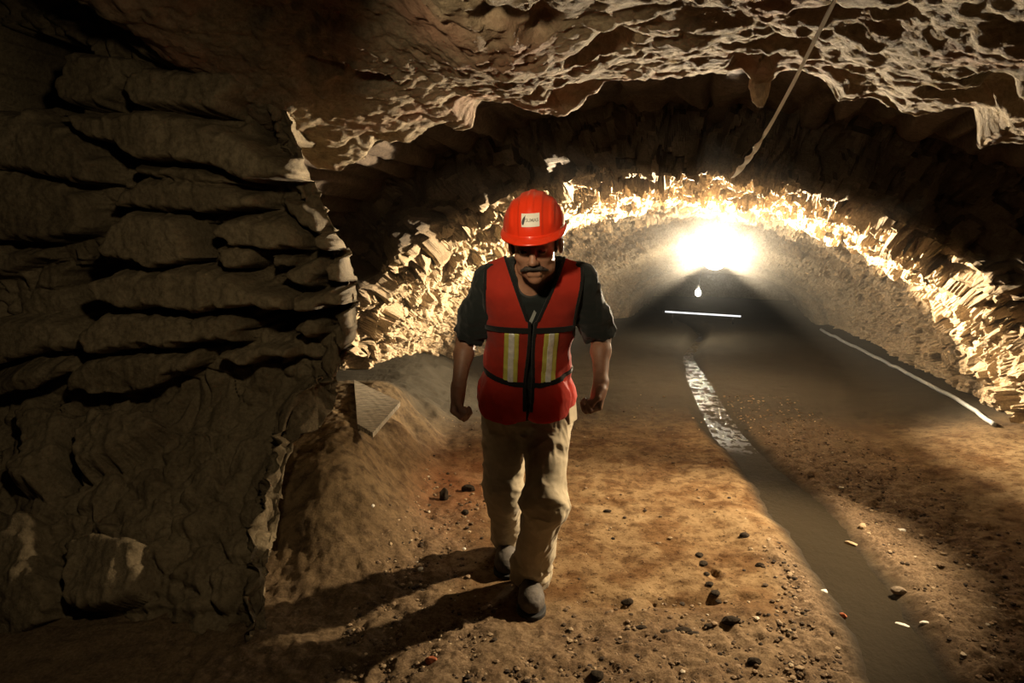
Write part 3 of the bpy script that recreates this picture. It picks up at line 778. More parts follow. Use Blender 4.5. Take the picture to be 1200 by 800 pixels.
# ---- pale ribbon-like wire hanging from the ceiling
def make_wire():
    a = P(985, -14, 1.62); b = P(858, 208, 3.15)
    n = 150; V = []; F = []
    d = (b - a); L = np.linalg.norm(d); d /= L
    s = np.cross(d, [0, 1, 0]); s /= np.linalg.norm(s); t = np.cross(d, s)
    for k in range(n + 1):
        u = k / n
        c = a + d * L * u + np.array([0, 0, -.05 * math.sin(math.pi * u)]) + s * (.0015 * math.sin(31 * u) * u)
        tw = 3.0 * u + 16 * max(0, u - .42) + 1.2 * math.sin(9 * u); wd = .0050 + .0075 * sstep(.4, .75, u)
        if u > .95: wd *= (1 - u) / .05 * .75 + .25
        e1 = math.cos(tw) * s + math.sin(tw) * t; e2 = -math.sin(tw) * s + math.cos(tw) * t
        for (p, q) in ((-1, -.22), (1, -.22), (1, .22), (-1, .22)):
            V.append(c + e1 * wd * p + e2 * (wd * q + .0006 * (1 if q > 0 else -1)))
    for k in range(n):
        for i in range(4):
            F.append((k * 4 + i, k * 4 + (i + 1) % 4, k * 4 + 4 + (i + 1) % 4, k * 4 + 4 + i))
    F.append((3, 2, 1, 0)); F.append((n * 4, n * 4 + 1, n * 4 + 2, n * 4 + 3))
    m = plain_mat('pale_plastic_tape', (.88, .85, .78), .35, spec=.5, var=.05); nt = m.node_tree
    tr = nd(nt, 'ShaderNodeBsdfTranslucent'); tr.inputs['Color'].default_value = (.9, .86, .78, 1); mx = nd(nt, 'ShaderNodeMixShader'); mx.inputs[0].default_value = .55
    nt.links.new(nt.nodes['Principled BSDF'].outputs[0], mx.inputs[1]); nt.links.new(tr.outputs[0], mx.inputs[2]); nt.links.new(mx.outputs[0], nt.nodes['Material Output'].inputs['Surface'])
    o = mesh_py('hanging_wire', V, F, m, smooth=False)
    tag(o, 'pale twisted wire hanging down from the rock ceiling towards the lamp', 'wire')
make_wire()

# ---- knob of rock hanging from the ceiling edge (right of centre)
def make_knob():
    V, F = pebble_mesh('knob', .055, 300, None, 4, (1.0, .8, 1.9))
    V = V + .004 * fbm(V * 60, 3, 300)[:, None] * V / .05
    c = P(891, 98, 3.20)
    V = V + c
    o = mesh_py('hanging_rock', V, F, M_ceil)
    tag(o, 'rounded knob of rock hanging from the ceiling edge beside the pale wire', 'rock')
make_knob()

# ---- the lamps at the far end
BQ = P(818, 343, 8.9)
LW, LL = 7.0, .0
lx, ly = wl(LW, LL); LAMP = P(838, 300, ly); 
def lathe(name, prof, mat, parent, axis_o, M, n=32):
    V = []; F = []
    for (r, h) in prof:
        for i in range(n):
            a = 2 * math.pi * i / n; V.append(np.array(axis_o) + M[0] * (r * math.cos(a)) + M[1] * (r * math.sin(a)) + M[2] * h)
    for k in range(len(prof) - 1):
        for i in range(n):
            j = (i + 1) % n; F.append((k * n + i, k * n + j, (k + 1) * n + j, (k + 1) * n + i))
    return mesh_py(name, V, F, mat, parent)
def make_lamp():
    root = empty('flood_lamp', LAMP)
    aim = np.array([0, 0, CAMZ + .25]) - LAMP; aim /= np.linalg.norm(aim)
    sx = np.cross(aim, [0, 0, 1]); sx /= np.linalg.norm(sx); up = np.cross(sx, aim); Mx = [sx, up, aim]
    mt = plain_mat('dark_lamp_metal', (.06, .06, .06), .4, metal=.8)
    o0 = np.zeros(3)
    lathe('reflector', [(.01, -.16), (.05, -.15), (.07, -.10), (.115, -.02), (.135, .0), (.14, .0), (.125, -.02), (.08, -.10)], mt, root, o0, Mx)
    lathe('lens', [(.130, -.004), (.128, .006), (.09, .016), (.045, .022), (.001, .024)], emit_mat('lamp_glass', (1, .93, .80), 40), root, o0, Mx)
    a, b, lc = sect(LW)
    top = np.array([0, 0, 1.55 - LAMP[2]])
    tube('bracket', [up * .13 - aim * .03, up * .20 - aim * .06, np.array([0, 0, .26])], .012, mt, root)
    tube('cable', [np.array([0, 0, .24]), np.array([.01, .01, .28]), np.array([0, .015, .31]), np.array([0, .02, .335])], .008, mt, root)
    tag(root, 'dazzling flood lamp hanging under the rubble vault crown', 'lamp')
    # small second bulb below
    q = BQ; r2 = empty('bare_bulb', q)
    n = 20; pr = [(.001, -.045), (.022, -.040), (.036, -.022), (.04, 0), (.034, .022), (.02, .045), (.015, .055)]
    Z = [np.array([1., 0, 0]), np.array([0, 1., 0]), np.array([0, 0, 1.])]
    lathe('bulb', pr, emit_mat('bulb_glass', (1, .9, .72), 25), r2, o0, Z)
    lathe('socket', [(.017, .052), (.02, .06), (.02, .10), (.012, .115), (.004, .12)], mt, r2, o0, Z)
    tube('cord', [np.array([0, 0, .115]), np.array([.03, .03, .24]), np.array([.05, .05, .42])], .005, mt, r2)
    tag(r2, 'small bare bulb hanging just below the dazzling flood lamp', 'bulb')
    # tube light lying in the arch mouth
    A = P(779, 365, 10.2); B = P(868, 370.5, 10.2); c = (A + B) / 2
    r3 = empty('tube_light', c); d = (B - A); d /= np.linalg.norm(d)
    h = (B - A) / 2
    tube('tube', [-h, -h * .5, h * 0, h * .5, h], .013, emit_mat('tube_glass', (.92, .96, 1.0), 1.1), r3)
    for s in (-1, 1): tube('end_cap', [h * s * 1.0, h * s * 1.05], .02, mt, r3)
    for s in (-1, 1):
        zf = zat(c[0] + h[0] * s * .8, c[1]) - c[2] - h[2] * s * .8
        tube('stand', [h * s * .8 + np.array([0, 0, -.012]), h * s * .8 + np.array([0, 0, zf - .01])], .012, mt, r3)
    tag(r3, 'thin white tube light lying across the mouth of the low arch', 'tube light')
make_lamp()

# ---- pale hose along the foot of the right wall
def make_hose():
    pts = []
    px_ = [(962, 386), (985, 398), (1010, 410), (1040, 426), (1070, 441), (1100, 457), (1125, 470), (1145, 482), (1165, 497)]
    for px, py in px_:
        c = PZ(px, py, 0)
        for _ in range(8): c = PZ(px, py, zat(c[0], c[1]) + .022)
        pts.append(c)
    P2 = []
    for k in range(len(pts) - 1):
        for t in np.linspace(0, 1, 9)[:-1]:
            p = pts[k] * (1 - t) + pts[k + 1] * t; p = p.copy(); p[2] = zat(p[0], p[1]) + .022; P2.append(p)
    P2.append(pts[-1])
    o = tube('hose', P2, .018, plain_mat('pale_hose', (.30, .31, .31), .6, var=.1), None, 8)
    tag(o, 'pale straight hose lying along the foot of the right rubble wall', 'hose')
make_hose()

# ---- dusty air in the far tunnel
def make_haze():
    V = []
    prof = []
    for w in (5.2, 7.0, 9.5, 12.5):
        for l in (-4.2, 3.2):
            for z in (-.3, 2.6):
                x, y = wl(w, l); V.append((x, y, z))
    F = []
    k = 4
    for i in range(3):
        a = i * k; F += [(a, a + 1, a + 5, a + 4), (a + 1, a + 3, a + 7, a + 5), (a + 3, a + 2, a + 6, a + 7), (a + 2, a, a + 4, a + 6)]
    F += [(0, 2, 3, 1), (12, 13, 15, 14)]
    m = bpy.data.materials.new('dusty_air'); m.use_nodes = True; nt = m.node_tree; nt.nodes.clear()
    out = nd(nt, 'ShaderNodeOutputMaterial'); vs = nd(nt, 'ShaderNodeVolumeScatter')
    vs.inputs['Density'].default_value = .006; vs.inputs['Anisotropy'].default_value = .25; vs.inputs['Color'].default_value = (1, .97, .92, 1)
    nt.links.new(vs.outputs[0], out.inputs['Volume'])
    o = mesh_py('haze', V, F, m, smooth=False)
    tag(o, 'dusty air filling the far tunnel', 'haze', kind='stuff')
    # added scattering volume imitating the lamp's bloom
    import bmesh
    bm = bmesh.new(); bmesh.ops.create_uvsphere(bm, u_segments=32, v_segments=16, radius=.95)
    V = [v.co[:] for v in bm.verts]; F = [[v.index for v in f.verts] for f in bm.faces]; bm.free()
    m = bpy.data.materials.new('bloom_scatter'); m.use_nodes = True; nt = m.node_tree; nt.nodes.clear()
    out = nd(nt, 'ShaderNodeOutputMaterial'); vs = nd(nt, 'ShaderNodeVolumeScatter'); tc = nd(nt, 'ShaderNodeTexCoord')
    ln = nd(nt, 'ShaderNodeVectorMath', operation='LENGTH'); nt.links.new(tc.outputs['Object'], ln.inputs[0])
    mr = nd(nt, 'ShaderNodeMapRange'); mr.inputs['From Min'].default_value = .95; mr.inputs['From Max'].default_value = 0; nt.links.new(ln.outputs['Value'], mr.inputs['Value'])
    pw = nd(nt, 'ShaderNodeMath', operation='POWER'); pw.inputs[1].default_value = 2.2; nt.links.new(mr.outputs[0], pw.inputs[0])
    ml = nd(nt, 'ShaderNodeMath', operation='MULTIPLY'); ml.inputs[1].default_value = .12; nt.links.new(pw.outputs[0], ml.inputs[0])
    nt.links.new(ml.outputs[0], vs.inputs['Density']); vs.inputs['Color'].default_value = (1, .97, .92, 1); vs.inputs['Anisotropy'].default_value = .3
    nt.links.new(vs.outputs[0], out.inputs['Volume'])
    o = mesh_py('bloom_volume', V, F, m); o.location = LAMP
    tag(o, 'added bloom volume around the dazzling flood lamp', 'dust', kind='stuff')
make_haze()
# ================================================================== THE MAN
def fabric(name, col, rough=.85, var=.15, weave=350, fold=None, transl=0):
    m, nt, bs = new_mat(name)
    n = noise_node(nt, 16, 5, .6); n2 = noise_node(nt, weave, 2, .5)
    lo = tuple(c * (1 - var) for c in col); hi = tuple(min(1, c * (1 + var)) for c in col)
    nt.links.new(ramp(nt, n.outputs['Fac'], [(.3, lo), (.7, hi)]).outputs['Color'], bs.inputs['Base Color'])
    bs.inputs['Roughness'].default_value = rough; bs.inputs['Specular IOR Level'].default_value = .15
    bs.inputs['Sheen Weight'].default_value = .15
    bump(nt, bs, n2.outputs['Fac'], .35, .003)
    if transl:
        tr = nd(nt, 'ShaderNodeBsdfTranslucent'); tr.inputs['Color'].default_value = (min(1, col[0] * 1.7), col[1] * 1.3, col[2] * 1.3, 1)
        mx = nd(nt, 'ShaderNodeMixShader'); mx.inputs[0].default_value = transl
        nt.links.new(bs.outputs[0], mx.inputs[1]); nt.links.new(tr.outputs[0], mx.inputs[2])
        nt.links.new(mx.outputs[0], nt.nodes['Material Output'].inputs['Surface'])
    return m
M_skin, _nt, _bs = new_mat('tanned_skin')
_n = noise_node(_nt, 30, 5, .6); _nt.links.new(ramp(_nt, _n.outputs['Fac'], [(.3, (.30, .145, .085)), (.7, (.40, .21, .13))]).outputs['Color'], _bs.inputs['Base Color'])
_bs.inputs['Roughness'].default_value = .5; _bs.inputs['Subsurface Weight'].default_value = .12; _bs.inputs['Subsurface Radius'].default_value = (.01, .004, .002)
_nb = noise_node(_nt, 160, 4, .6); bump(_nt, _bs, _nb.outputs['Fac'], .25, .002)
M_shirt = fabric('black_green_shirt', (.016, .020, .019))
M_trouser = fabric('khaki_cotton', (.50, .42, .29))
M_vest = fabric('red_orange_mesh', (.58, .05, .028), var=.12, weave=500, transl=.35)
M_trim = fabric('black_trim', (.012, .012, .012))
M_yellow = plain_mat('yellow_reflective', (.62, .58, .12), .45, var=.08)
M_silver = plain_mat('silver_reflective', (.86, .86, .80), .3, metal=.1, var=.15, vscale=60)
M_helmet = plain_mat('red_helmet_shell', (.80, .045, .012), .28, spec=.5, var=.05, vscale=8, coat=.3)
M_hair = plain_mat('dark_hair', (.018, .014, .012), .6, var=.3)
M_stache = plain_mat('greying_moustache', (.045, .036, .03), .7, var=.5, vscale=200)
M_boot = plain_mat('worn_boot_leather', (.11, .095, .08), .7, spec=.3, var=.35, vscale=30, bumps=(80, .4, .004))
M_sole = plain_mat('black_rubber_sole', (.015, .014, .013), .8)
M_eye = plain_mat('dark_eye', (.05, .035, .03), .2)
M_sticker = plain_mat('white_sticker', (.78, .74, .64), .5, var=.05)
M_ink = plain_mat('black_ink', (.03, .03, .03), .6)
M_grey = plain_mat('grey_ink', (.22, .21, .17), .6)
M_logo = plain_mat('pale_shirt_print', (.42, .44, .40), .8)

nrm = lambda v: np.array(v, float) / np.linalg.norm(v)
MAN = empty('person', (.05, 2.75, 0))
tag(MAN, 'person in a red hard hat and red safety vest walking down the tunnel, head bowed', 'person')
# ---- joints
Hc = P(627, 285, 2.36)
Nk = P(626, 320, 2.50); Ch = P(622, 366, 2.58); Be = P(618, 425, 2.68); Pv = P(617, 466, 2.78)
ShR, ShL = P(577, 331, 2.53), P(680, 331, 2.53)
ElR, ElL = P(546, 398, 2.64), P(704, 396, 2.64)
WrR, WrL = P(537, 456, 2.53), P(704, 451, 2.51)
HdR, HdL = P(534, 500, 2.47), P(691, 500, 2.45)
HpR, HpL = P(592, 474, 2.80), P(643, 474, 2.78)
KnR, KnL = P(590, 572, 2.80), P(638, 586, 2.58)
AnR, AnL = P(594, 634, 3.04), P(622, 674, 2.73)
def torso(g=0.0, sh=True):
    t = nrm(Nk - Pv); f = nrm(np.cross(t, [1, 0, 0])); f = f if f[1] < 0 else -f
    M = np.array([[1, 0, 0], f, t])
    pr = [(ellip(Ch, (.158, .112, .20), M), .05), (ellip(Be, (.148, .108, .17), M), .06), (ellip(Pv + np.array([0, 0, .01]), (.158, .118, .125), M), .05),
          (ellip(Ch + t * .10, (.135, .085, .09), M), .05)]
    if sh: pr.append((capsule(ShR + np.array([.02, 0, -.004]), ShL + np.array([-.02, 0, -.004]), .056), .06))
    return pr, M, t, f
TOR, TM, TT, TF = torso()
# ---- head frame: a = image right, b = where the face points, c = up
def head_frame(yaw, pitch, roll):
    cy, sy = math.cos(yaw), math.sin(yaw)
    a = np.array([cy, -sy, 0]); b = np.array([-sy, -cy, 0]); c = np.array([0, 0, 1.])
    b2 = b * math.cos(pitch) - c * math.sin(pitch); c2 = c * math.cos(pitch) + b * math.sin(pitch)
    a3 = a * math.cos(roll) + c2 * math.sin(roll); c3 = c2 * math.cos(roll) - a * math.sin(roll)
    return np.array([a3, b2, c3])
HM = head_frame(math.radians(7), math.radians(16), math.radians(2.5))
def hl(a, b, c): return Hc + HM[0] * a + HM[1] * b + HM[2] * c

def hand(F, wr, tip, n, lead):
    """relaxed half-closed fist: d down the hand, s from index finger to little finger, n the side the palm faces"""
    d = nrm(tip - wr); s = np.array(lead, float); s -= d * (s @ d); s = nrm(s); n = np.cross(d, s) if np.cross(d, s) @ np.array(n) > 0 else -np.cross(d, s)
    Mh = np.array([s, n, d])
    F.add(rbox(wr + d * .052, (.038, .0145, .045), Mh, .013), .014)
    F.add(capsule(wr - d * .01, wr + d * .03, .025, .026), .018)
    F.add(ellip(wr + d * .035 - s * .022 + n * .010, (.018, .018, .032), Mh), .012)
    ln = [(.040, .026, .020), (.044, .029, .021), (.041, .027, .020), (.033, .021, .018)]
    for i in range(4):
        b = wr + d * (.094 - .004 * abs(i - 1.2)) + s * (i - 1.5) * .0198
        p = b - d * .03
        a1, a2, a3 = math.radians(52 + 5 * i), math.radians(132 + 5 * i), math.radians(195 + 4 * i)
        r = .0096 - .0006 * (i == 3)
        F.add(capsule(p, b, r, r * 1.06), .006)
        q = b
        for ang, L, r0 in ((a1, ln[i][0], r * 1.03), (a2, ln[i][1], r * .95), (a3, ln[i][2], r * .86)):
            q2 = q + (d * math.cos(ang) + n * math.sin(ang)) * L
            F.add(capsule(q, q2, r0, r0 * .93), .0025); q = q2
        kn = b - n * .004; F.add(ellip(kn, (.0095, .008, .0095), Mh), .004)
    t0 = wr + d * .022 - s * .026 + n * .012
    t1 = wr + d * .058 - s * .040 + n * .022; t2 = wr + d * .088 - s * .034 + n * .036; t3 = wr + d * .108 - s * .020 + n * .044
    F.add(capsule(t0, t1, .0140, .0120), .01); F.add(capsule(t1, t2, .0116, .0102), .003); F.add(capsule(t2, t3, .0102, .0085), .003)

def make_body():
    F = Field((-.32, 2.02, .06), (.45, 3.18, 1.72), .0042)
    for pr, k in TOR: F.add(pr, k, grow=-.012)
    # arms
    for S, E, W in ((ShR, ElR, WrR), (ShL, ElL, WrL)):
        F.add(capsule(S, E, .050, .037), .03)
        m = E + (W - E) * .28
        F.add(capsule(E, m, .036, .037), .02); F.add(capsule(m, W, .037, .0245), .02)
    hand(F, WrR, HdR, (1, 0, 0), (.35, 1, 0)); hand(F, WrL, HdL, (-1, 0, 0), (-.35, 1, 0))
    # legs (under the trousers)
    for H, K, A in ((HpR, KnR, AnR), (HpL, KnL, AnL)):
        F.add(capsule(H, K, .072, .048), .03); F.add(capsule(K, A, .048, .036), .02)
    # neck
    F.add(capsule(Nk + np.array([0, .03, -.04]), hl(0, -.025, -.06), .062, .056), .03)
    F.add(capsule(Nk + np.array([-.06, .03, -.02]), Nk + np.array([.06, .03, -.02]), .05), .04)
    # head
    E3 = HM
    F.add(ellip(hl(0, -.012, .03), (.076, .096, .085), E3), .02)
    F.add(ellip(hl(0, .028, -.030), (.062, .066, .085), E3), .03)
    F.add(ellip(hl(0, .030, -.080), (.049, .056, .036), E3), .025)
    F.add(ellip(hl(0, .078, -.102), (.021, .017, .017), E3), .02)
    for s in (-1, 1):
        F.add(ellip(hl(s * .044, .060, -.026), (.021, .020, .019), E3), .016)
        F.add(ellip(hl(s * .052, .018, -.075), (.012, .036, .024), E3), .02)
        F.add(ellip(hl(s * .031, .103, .000), (.020, .016, .013), E3), .012, sub=True)
        F.add(ellip(hl(s * .031, .082, -.002), (.0145, .0135, .012), E3), .003)
        F.add(capsule(hl(s * .014, .086, .018), hl(s * .044, .078, .018), .010, .008), .008)
        F.add(ellip(hl(s * .0125, .102, -.036), (.010, .012, .009), E3), .005)
        F.add(ellip(hl(s * .006, .112, -.0455), (.004, .006, .004), E3), .002, sub=True)
        # ears
        F.add(ellip(hl(s * .086, -.016, -.012), (.012, .021, .034), E3), .006)
        F.add(ellip(hl(s * .097, -.004, -.008), (.008, .011, .021), E3), .004, sub=True)
        # laugh line
        F.add(capsule(hl(s * .022, .104, -.036), hl(s * .036, .092, -.066), .0035), .004, sub=True)
    F.add(capsule(hl(0, .090, .014), hl(0, .112, -.030), .0085, .0125), .008)
    F.add(ellip(hl(0, .116, -.032), (.012, .011, .010), E3), .006)
    F.add(capsule(hl(-.020, .092, -.066), hl(.020, .092, -.066), .0075), .006)
    F.add(capsule(hl(-.017, .091, -.079), hl(.017, .091, -.079), .0085), .006)
    F.add(capsule(hl(-.024, .103, -.0725), hl(.024, .103, -.0725), .0028), .003, sub=True)
    return mesh_field(F, 'body', M_skin, MAN, 1)
BODY = make_body()
# eyes and moustache
for s in (-1, 1):
    F = Field(hl(s * .031, .085, -.002) - .03, hl(s * .031, .085, -.002) + .03, .0015)
    F.add(ellip(hl(s * .031, .0865, -.0015), (.0125, .011, .0075), HM)); mesh_field(F, 'eye', M_eye, MAN, 1)
def make_moustache():
    c = hl(0, .10, -.055); F = Field(c - .06, c + .06, .0018)
    for s in (-1, 1):
        F.add(capsule(hl(s * .004, .1050, -.0535), hl(s * .024, .0985, -.0565), .0075, .0080), .004)
        F.add(capsule(hl(s * .024, .0985, -.0565), hl(s * .044, .080, -.069), .0080, .0045), .004)
    idx = F.near(.01); p = F.pts(idx); q = (p - c) @ HM.T
    F.f[idx] += (.0016 * np.sin(q[:, 0] * 1500 + 6 * np.sin(q[:, 2] * 300)) + .001 * vnoise(p * 500, 3)).astype(np.float32)
    o = mesh_field(F, 'moustache', M_stache, MAN, 0); return tag(o, 'dark drooping moustache')
make_moustache()
def make_hair():
    c = hl(0, -.03, .0); F = Field(c - .14, c + .14, .003)
    F.add(ellip(hl(0, -.024, .022), (.0775, .094, .085), HM))
    F.add(ellip(hl(0, .13, -.02), (.16, .112, .2), HM), .01, sub=True)
    F.add(ellip(hl(0, -.02, -.16), (.2, .2, .10), HM), .01, sub=True)
    for s in (-1, 1):
        F.add(capsule(hl(s * .0735, .022, .02), hl(s * .0715, .024, -.022), .009, .006), .006)
    idx = F.near(.012); p = F.pts(idx); F.f[idx] += (.002 * vnoise(p * 300, 4)).astype(np.float32)
    return mesh_field(F, 'hair', M_hair, MAN, 0)
make_hair()
# ---- shirt
def fold(F, amp, sc, seed, band=.04):
    idx = F.near(band); p = F.pts(idx)
    v = ridged(p * np.array(sc), 3, seed) * amp + fbm(p * 40, 2, seed + 9) * amp * .15
    F.f[idx] -= v.astype(np.float32)
def make_shirt():
    F = Field((-.30, 2.25, .80), (.43, 2.98, 1.58), .0048)
    for pr, k in TOR: F.add(pr, k, grow=.012)
    F.add(capsule(Nk + np.array([-.075, .03, -.012]), Nk + np.array([.075, .03, -.012]), .062), .04)
    for S, E in ((ShR, ElR), (ShL, ElL)):
        o = nrm(E - S)
        F.add(capsule(S, S + (E - S) * .60, .066, .064), .035); F.add(capsule(S + (E - S) * .55, E - o * .006, .062, .060), .02)
        F.add(capsule(E - o * .022, E - o * .010, .061, .059), .006)        # rolled cuff
    fold(F, .009, (9, 9, 15), 140)
    fold(F, .004, (22, 22, 34), 150)
    for E, W, S in ((ElR, WrR, ShR), (ElL, WrL, ShL)):
        o = nrm(E - S); d = nrm(W - E)
        F.add(capsule(E + o * .026, E + o * .2, .034 + .046), .002, sub=True)
        F.add(capsule(E - o * .005, E + o * .05, .042), .008, sub=True)
    # neck opening with a low rounded collar
    F.add(capsule(Nk + np.array([0, .035, -.03]), hl(0, -.02, -.03), .068, .085), .008, sub=True)
    F.add(ellip(P(622, 333, 2.40), (.050, .10, .052)), .012, sub=True)
    o = mesh_field(F, 'shirt', M_shirt, MAN, 1); return o
SHIRT = make_shirt()
# ---- trousers
def make_trousers():
    F = Field((-.22, 2.40, .03), (.36, 3.25, .99), .0048)
    t, M = TT, TM
    F.add(ellip(Pv + np.array([0, .012, .0]), (.178, .135, .135), M), .04)
    F.add(ellip(Pv + np.array([0, .012, .075]), (.170, .130, .10), M), .05)
    F.add(capsule(HpR + np.array([.0, .02, -.02]), KnR, .100, .074), .05); F.add(capsule(HpL + np.array([.0, .02, -.02]), KnL, .100, .074), .05)
    F.add(capsule(KnR, AnR + np.array([0, 0, .02]), .074, .066), .03); F.add(capsule(KnL, AnL + np.array([0, .005, .0]), .074, .076), .03)
    # bagging at the knee and hem
    F.add(ellip(KnL + np.array([.0, -.012, -.02]), (.078, .072, .085)), .04); F.add(ellip(KnR + np.array([.0, -.012, -.02]), (.074, .072, .085)), .04)
    F.add(capsule(AnL + np.array([-.004, .0, .055]), AnL + np.array([0, .0, .02]), .080, .078), .02)
    for H, K, A, sd in ((HpR, KnR, AnR, 160), (HpL, KnL, AnL, 170)):
        pass
    idx = F.near(.045); p = F.pts(idx)
    z = p[:, 2]
    w1 = ridged(p * np.array([11, 11, 5.0]) + .6 * fbm(p * 6, 2, 7)[:, None], 3, 160)
    w2 = ridged(np.stack([p[:, 0] * 7 + z * 6, p[:, 1] * 9, z * 16], 1), 3, 161)
    kn = np.exp(-((z - .50) / .10) ** 2) + np.exp(-((z - .14) / .08) ** 2) + .6 * np.exp(-((z - .76) / .07) ** 2)
    F.f[idx] -= (.012 * w1 + .012 * w2 * np.clip(kn, 0, 1)).astype(np.float32)
    for A, K in ((AnR, KnR), (AnL, KnL)):
        o = nrm(A - K); e = A + o * (.004 if A is AnL else .0)
        F.add(capsule(e + o * .082, e + o * .3, .09), .002, sub=True)
    # waist cut
    F.add(rbox(Pv + np.array([0, .02, .30]), (.3, .3, .15), None, .005), .004, sub=True)
    # fly and pocket seams
    F.add(capsule(P(617, 470, 2.58), P(617, 512, 2.62), .006), .01, sub=True)
    o = mesh_field(F, 'trousers', M_trouser, MAN, 1)
    return tag(o, 'baggy khaki trousers')
TROUS = make_trousers()
def belt_pocket():
    # slanting side pocket on his left hip
    F = Field(P(668, 483, 2.72) - .09, P(668, 483, 2.72) + .09, .0025)
    pc = P(668, 482, 2.735)
    F.add(rbox(pc, (.014, .045, .045), np.array([nrm([1, -.5, .1]), nrm([.5, 1, 0]), [0, 0, 1.]]), .008))
    o = mesh_field(F, 'pocket', M_trouser, TROUS, 1)
    return tag(o, 'side hip pocket')
belt_pocket()
# ---- boots
def make_boot(A, toe, heel_up, name='boot'):
    d = toe - A; d[2] = 0; d = nrm(d); s = np.cross(d, [0, 0, 1.])
    g = zat(A[0], A[1]) if True else 0
    base = np.array([A[0], A[1], 0]); zc = min(zat(*(base + d * q)[:2]) for q in (-.05, .05, .2)) - .002
    M = np.array([d, s, [0, 0, 1.]])
    lo = base + np.array([-.32, -.42, -.03]); hi = base + np.array([.32, .3, .32])
    F = Field(lo, hi, .004)
    def q(a, b, c): return base + d * a + s * b + np.array([0, 0, zc + c])
    F.add(capsule(q(-.03, 0, .075), q(-.005, 0, .20), .052, .055), .02)
    F.add(ellip(q(-.03, 0, .052), (.058, .044, .052), M), .02)
    F.add(ellip(q(.075, 0, .055), (.125, .049, .050), M), .03)
    F.add(ellip(q(.165, 0, .052), (.070, .054, .046), M), .03)
    F.add(capsule(q(.03, 0, .11), q(.12, 0, .075), .030, .030), .02)
    fold(F, .0025, (24, 24, 30), 180, .02)
    F.add(rbox(q(.08, 0, -.05), (.3, .2, .068), M, .004), .004, sub=True)
    o = mesh_field(F, name, M_boot, MAN, 1)
    S = Field(lo, hi, .004)
    S.add(ellip(q(-.03, 0, .012), (.066, .051, .05), M), .01); S.add(ellip(q(.08, 0, .012), (.13, .050, .06), M), .03); S.add(ellip(q(.165, 0, .012), (.078, .060, .06), M), .03)
    S.add(rbox(q(.08, 0, .13), (.4, .2, .108), M, .002), .002, sub=True)
    S.add(rbox(q(.08, 0, -.10), (.4, .2, .10), M, .002), .002, sub=True)
    so = mesh_field(S, 'sole', M_sole, o, 0); tag(so, 'black rubber sole')
    # laces
    for k in range(4):
        c = q(.025 + .026 * k, 0, .142 - .016 * k); tube('lace', [c - s * .03 + d * .01 - np.array([0, 0, .012]), c + np.array([0, 0, .004]), c + s * .03 - d * .01 - np.array([0, 0, .012])], .0032, M_hair, o, 6)
    return o
tL = PZ(626, 742, 0); tR = PZ(597, 670, 0)
make_boot(AnL + np.array([-.004, .02, 0]), np.array([tL[0] - .005, tL[1], 0]), 0)
make_boot(AnR + np.array([0, 0.02, 0]), np.array([AnR[0] + .0, 2.8, 0]), 0)
# ---- safety vest
def torso_field(F, extra=0):
    for pr, k in TOR: F.add(pr, k)
    F.add(capsule(Nk + np.array([-.075, .03, -.012]), Nk + np.array([.075, .03, -.012]), .05), .04)
VLO, VHI, VH = (-.20, 2.20, .70), (.32, 3.02, 1.56), .004
VB = Field(VLO, VHI, VH); torso_field(VB)
# the lower vest hangs free and a little flared, with a full pocket each side
PKR, PKL = P(591, 468, 2.62), P(640, 468, 2.61)
VB.add(ellip(Pv + np.array([0, -.005, .02]), (.168, .135, .14), TM), .05)
VB.add(ellip(PKR, (.070, .045, .085)), .03); VB.add(ellip(PKL, (.066, .042, .085)), .03)
gx, gy, gz = VB.xyz((slice(None),) * 3)
d_ = None
# pixel-like frontal coordinates of every grid point, on the vest's own slanted front
def vfront():
    X, Y, Z = np.broadcast_arrays(gx, gy, gz)
    s = np.clip((Z - Pv[2]) / (Nk[2] - Pv[2]), -.4, 1.4)      # height along the torso
    cx = Pv[0] + (Nk[0] - Pv[0]) * s                          # middle of the torso at that height
    cy = Pv[1] + (Nk[1] - Pv[1]) * s + .01
    return X - cx, Y - cy, s
VX, VY, VS = vfront()
_idx = VB.near(.07); _p = VB.pts(_idx)
_low = sstep(.62, .1, VS[_idx])
_wr = ridged(np.stack([_p[:, 0] * 15 + _p[:, 2] * 6, _p[:, 1] * 8, _p[:, 2] * 7], 1), 3, 190) * .009 * _low + .003 * fbm(_p * 20, 3, 191)
VB.f[_idx] -= _wr.astype(np.float32)
S_V = .685                                                     # where the V of the neck ends
def vclip():
    front = VY < 0.02
    vhalf = np.where(VS > S_V, .012 + (VS - S_V) / (1.0 - S_V) * .066, .006 + .004 * np.sin(VS * 9))
    a = np.where(front, vhalf - np.abs(VX), -1)                # gap down the front
    a = np.maximum(a, np.where(~front & (VS > 1.02), (VS - 1.02) * .5, -1))
    arm = np.where(VS > .45, np.abs(VX) - (.196 - .030 * sstep(.45, .60, VS) * (VX > 0) - .012 * sstep(.45, .60, VS) * (VX <= 0) + .012 * sstep(.72, 1.0, VS) * (VX > 0)), -1)
    arm = np.where(VS <= .45, np.abs(VX) - .25, arm)
    hem = np.where(VX < 0, -.105, -.085) - VS * 1.0            # lower edge, in torso lengths
    hem = hem * .62 + .25 * np.maximum(np.abs(VX) - .07, 0)
    top = np.where(VS > 1.12, (VS - 1.12) * .5, -1)
    return np.maximum.reduce([a, arm, hem, top]), a, arm
VC, VA, VARM = vclip()
def shell(name, mat, parent, d0, d1, clip, sm=1):
    F = Field(VLO, VHI, VH); F.n = np.array(VB.f.shape)
    F.f = np.maximum(np.abs(VB.f - (d0 + d1) / 2) - (d1 - d0) / 2, clip).astype(np.float32)
    return mesh_field(F, name, mat, parent, sm)
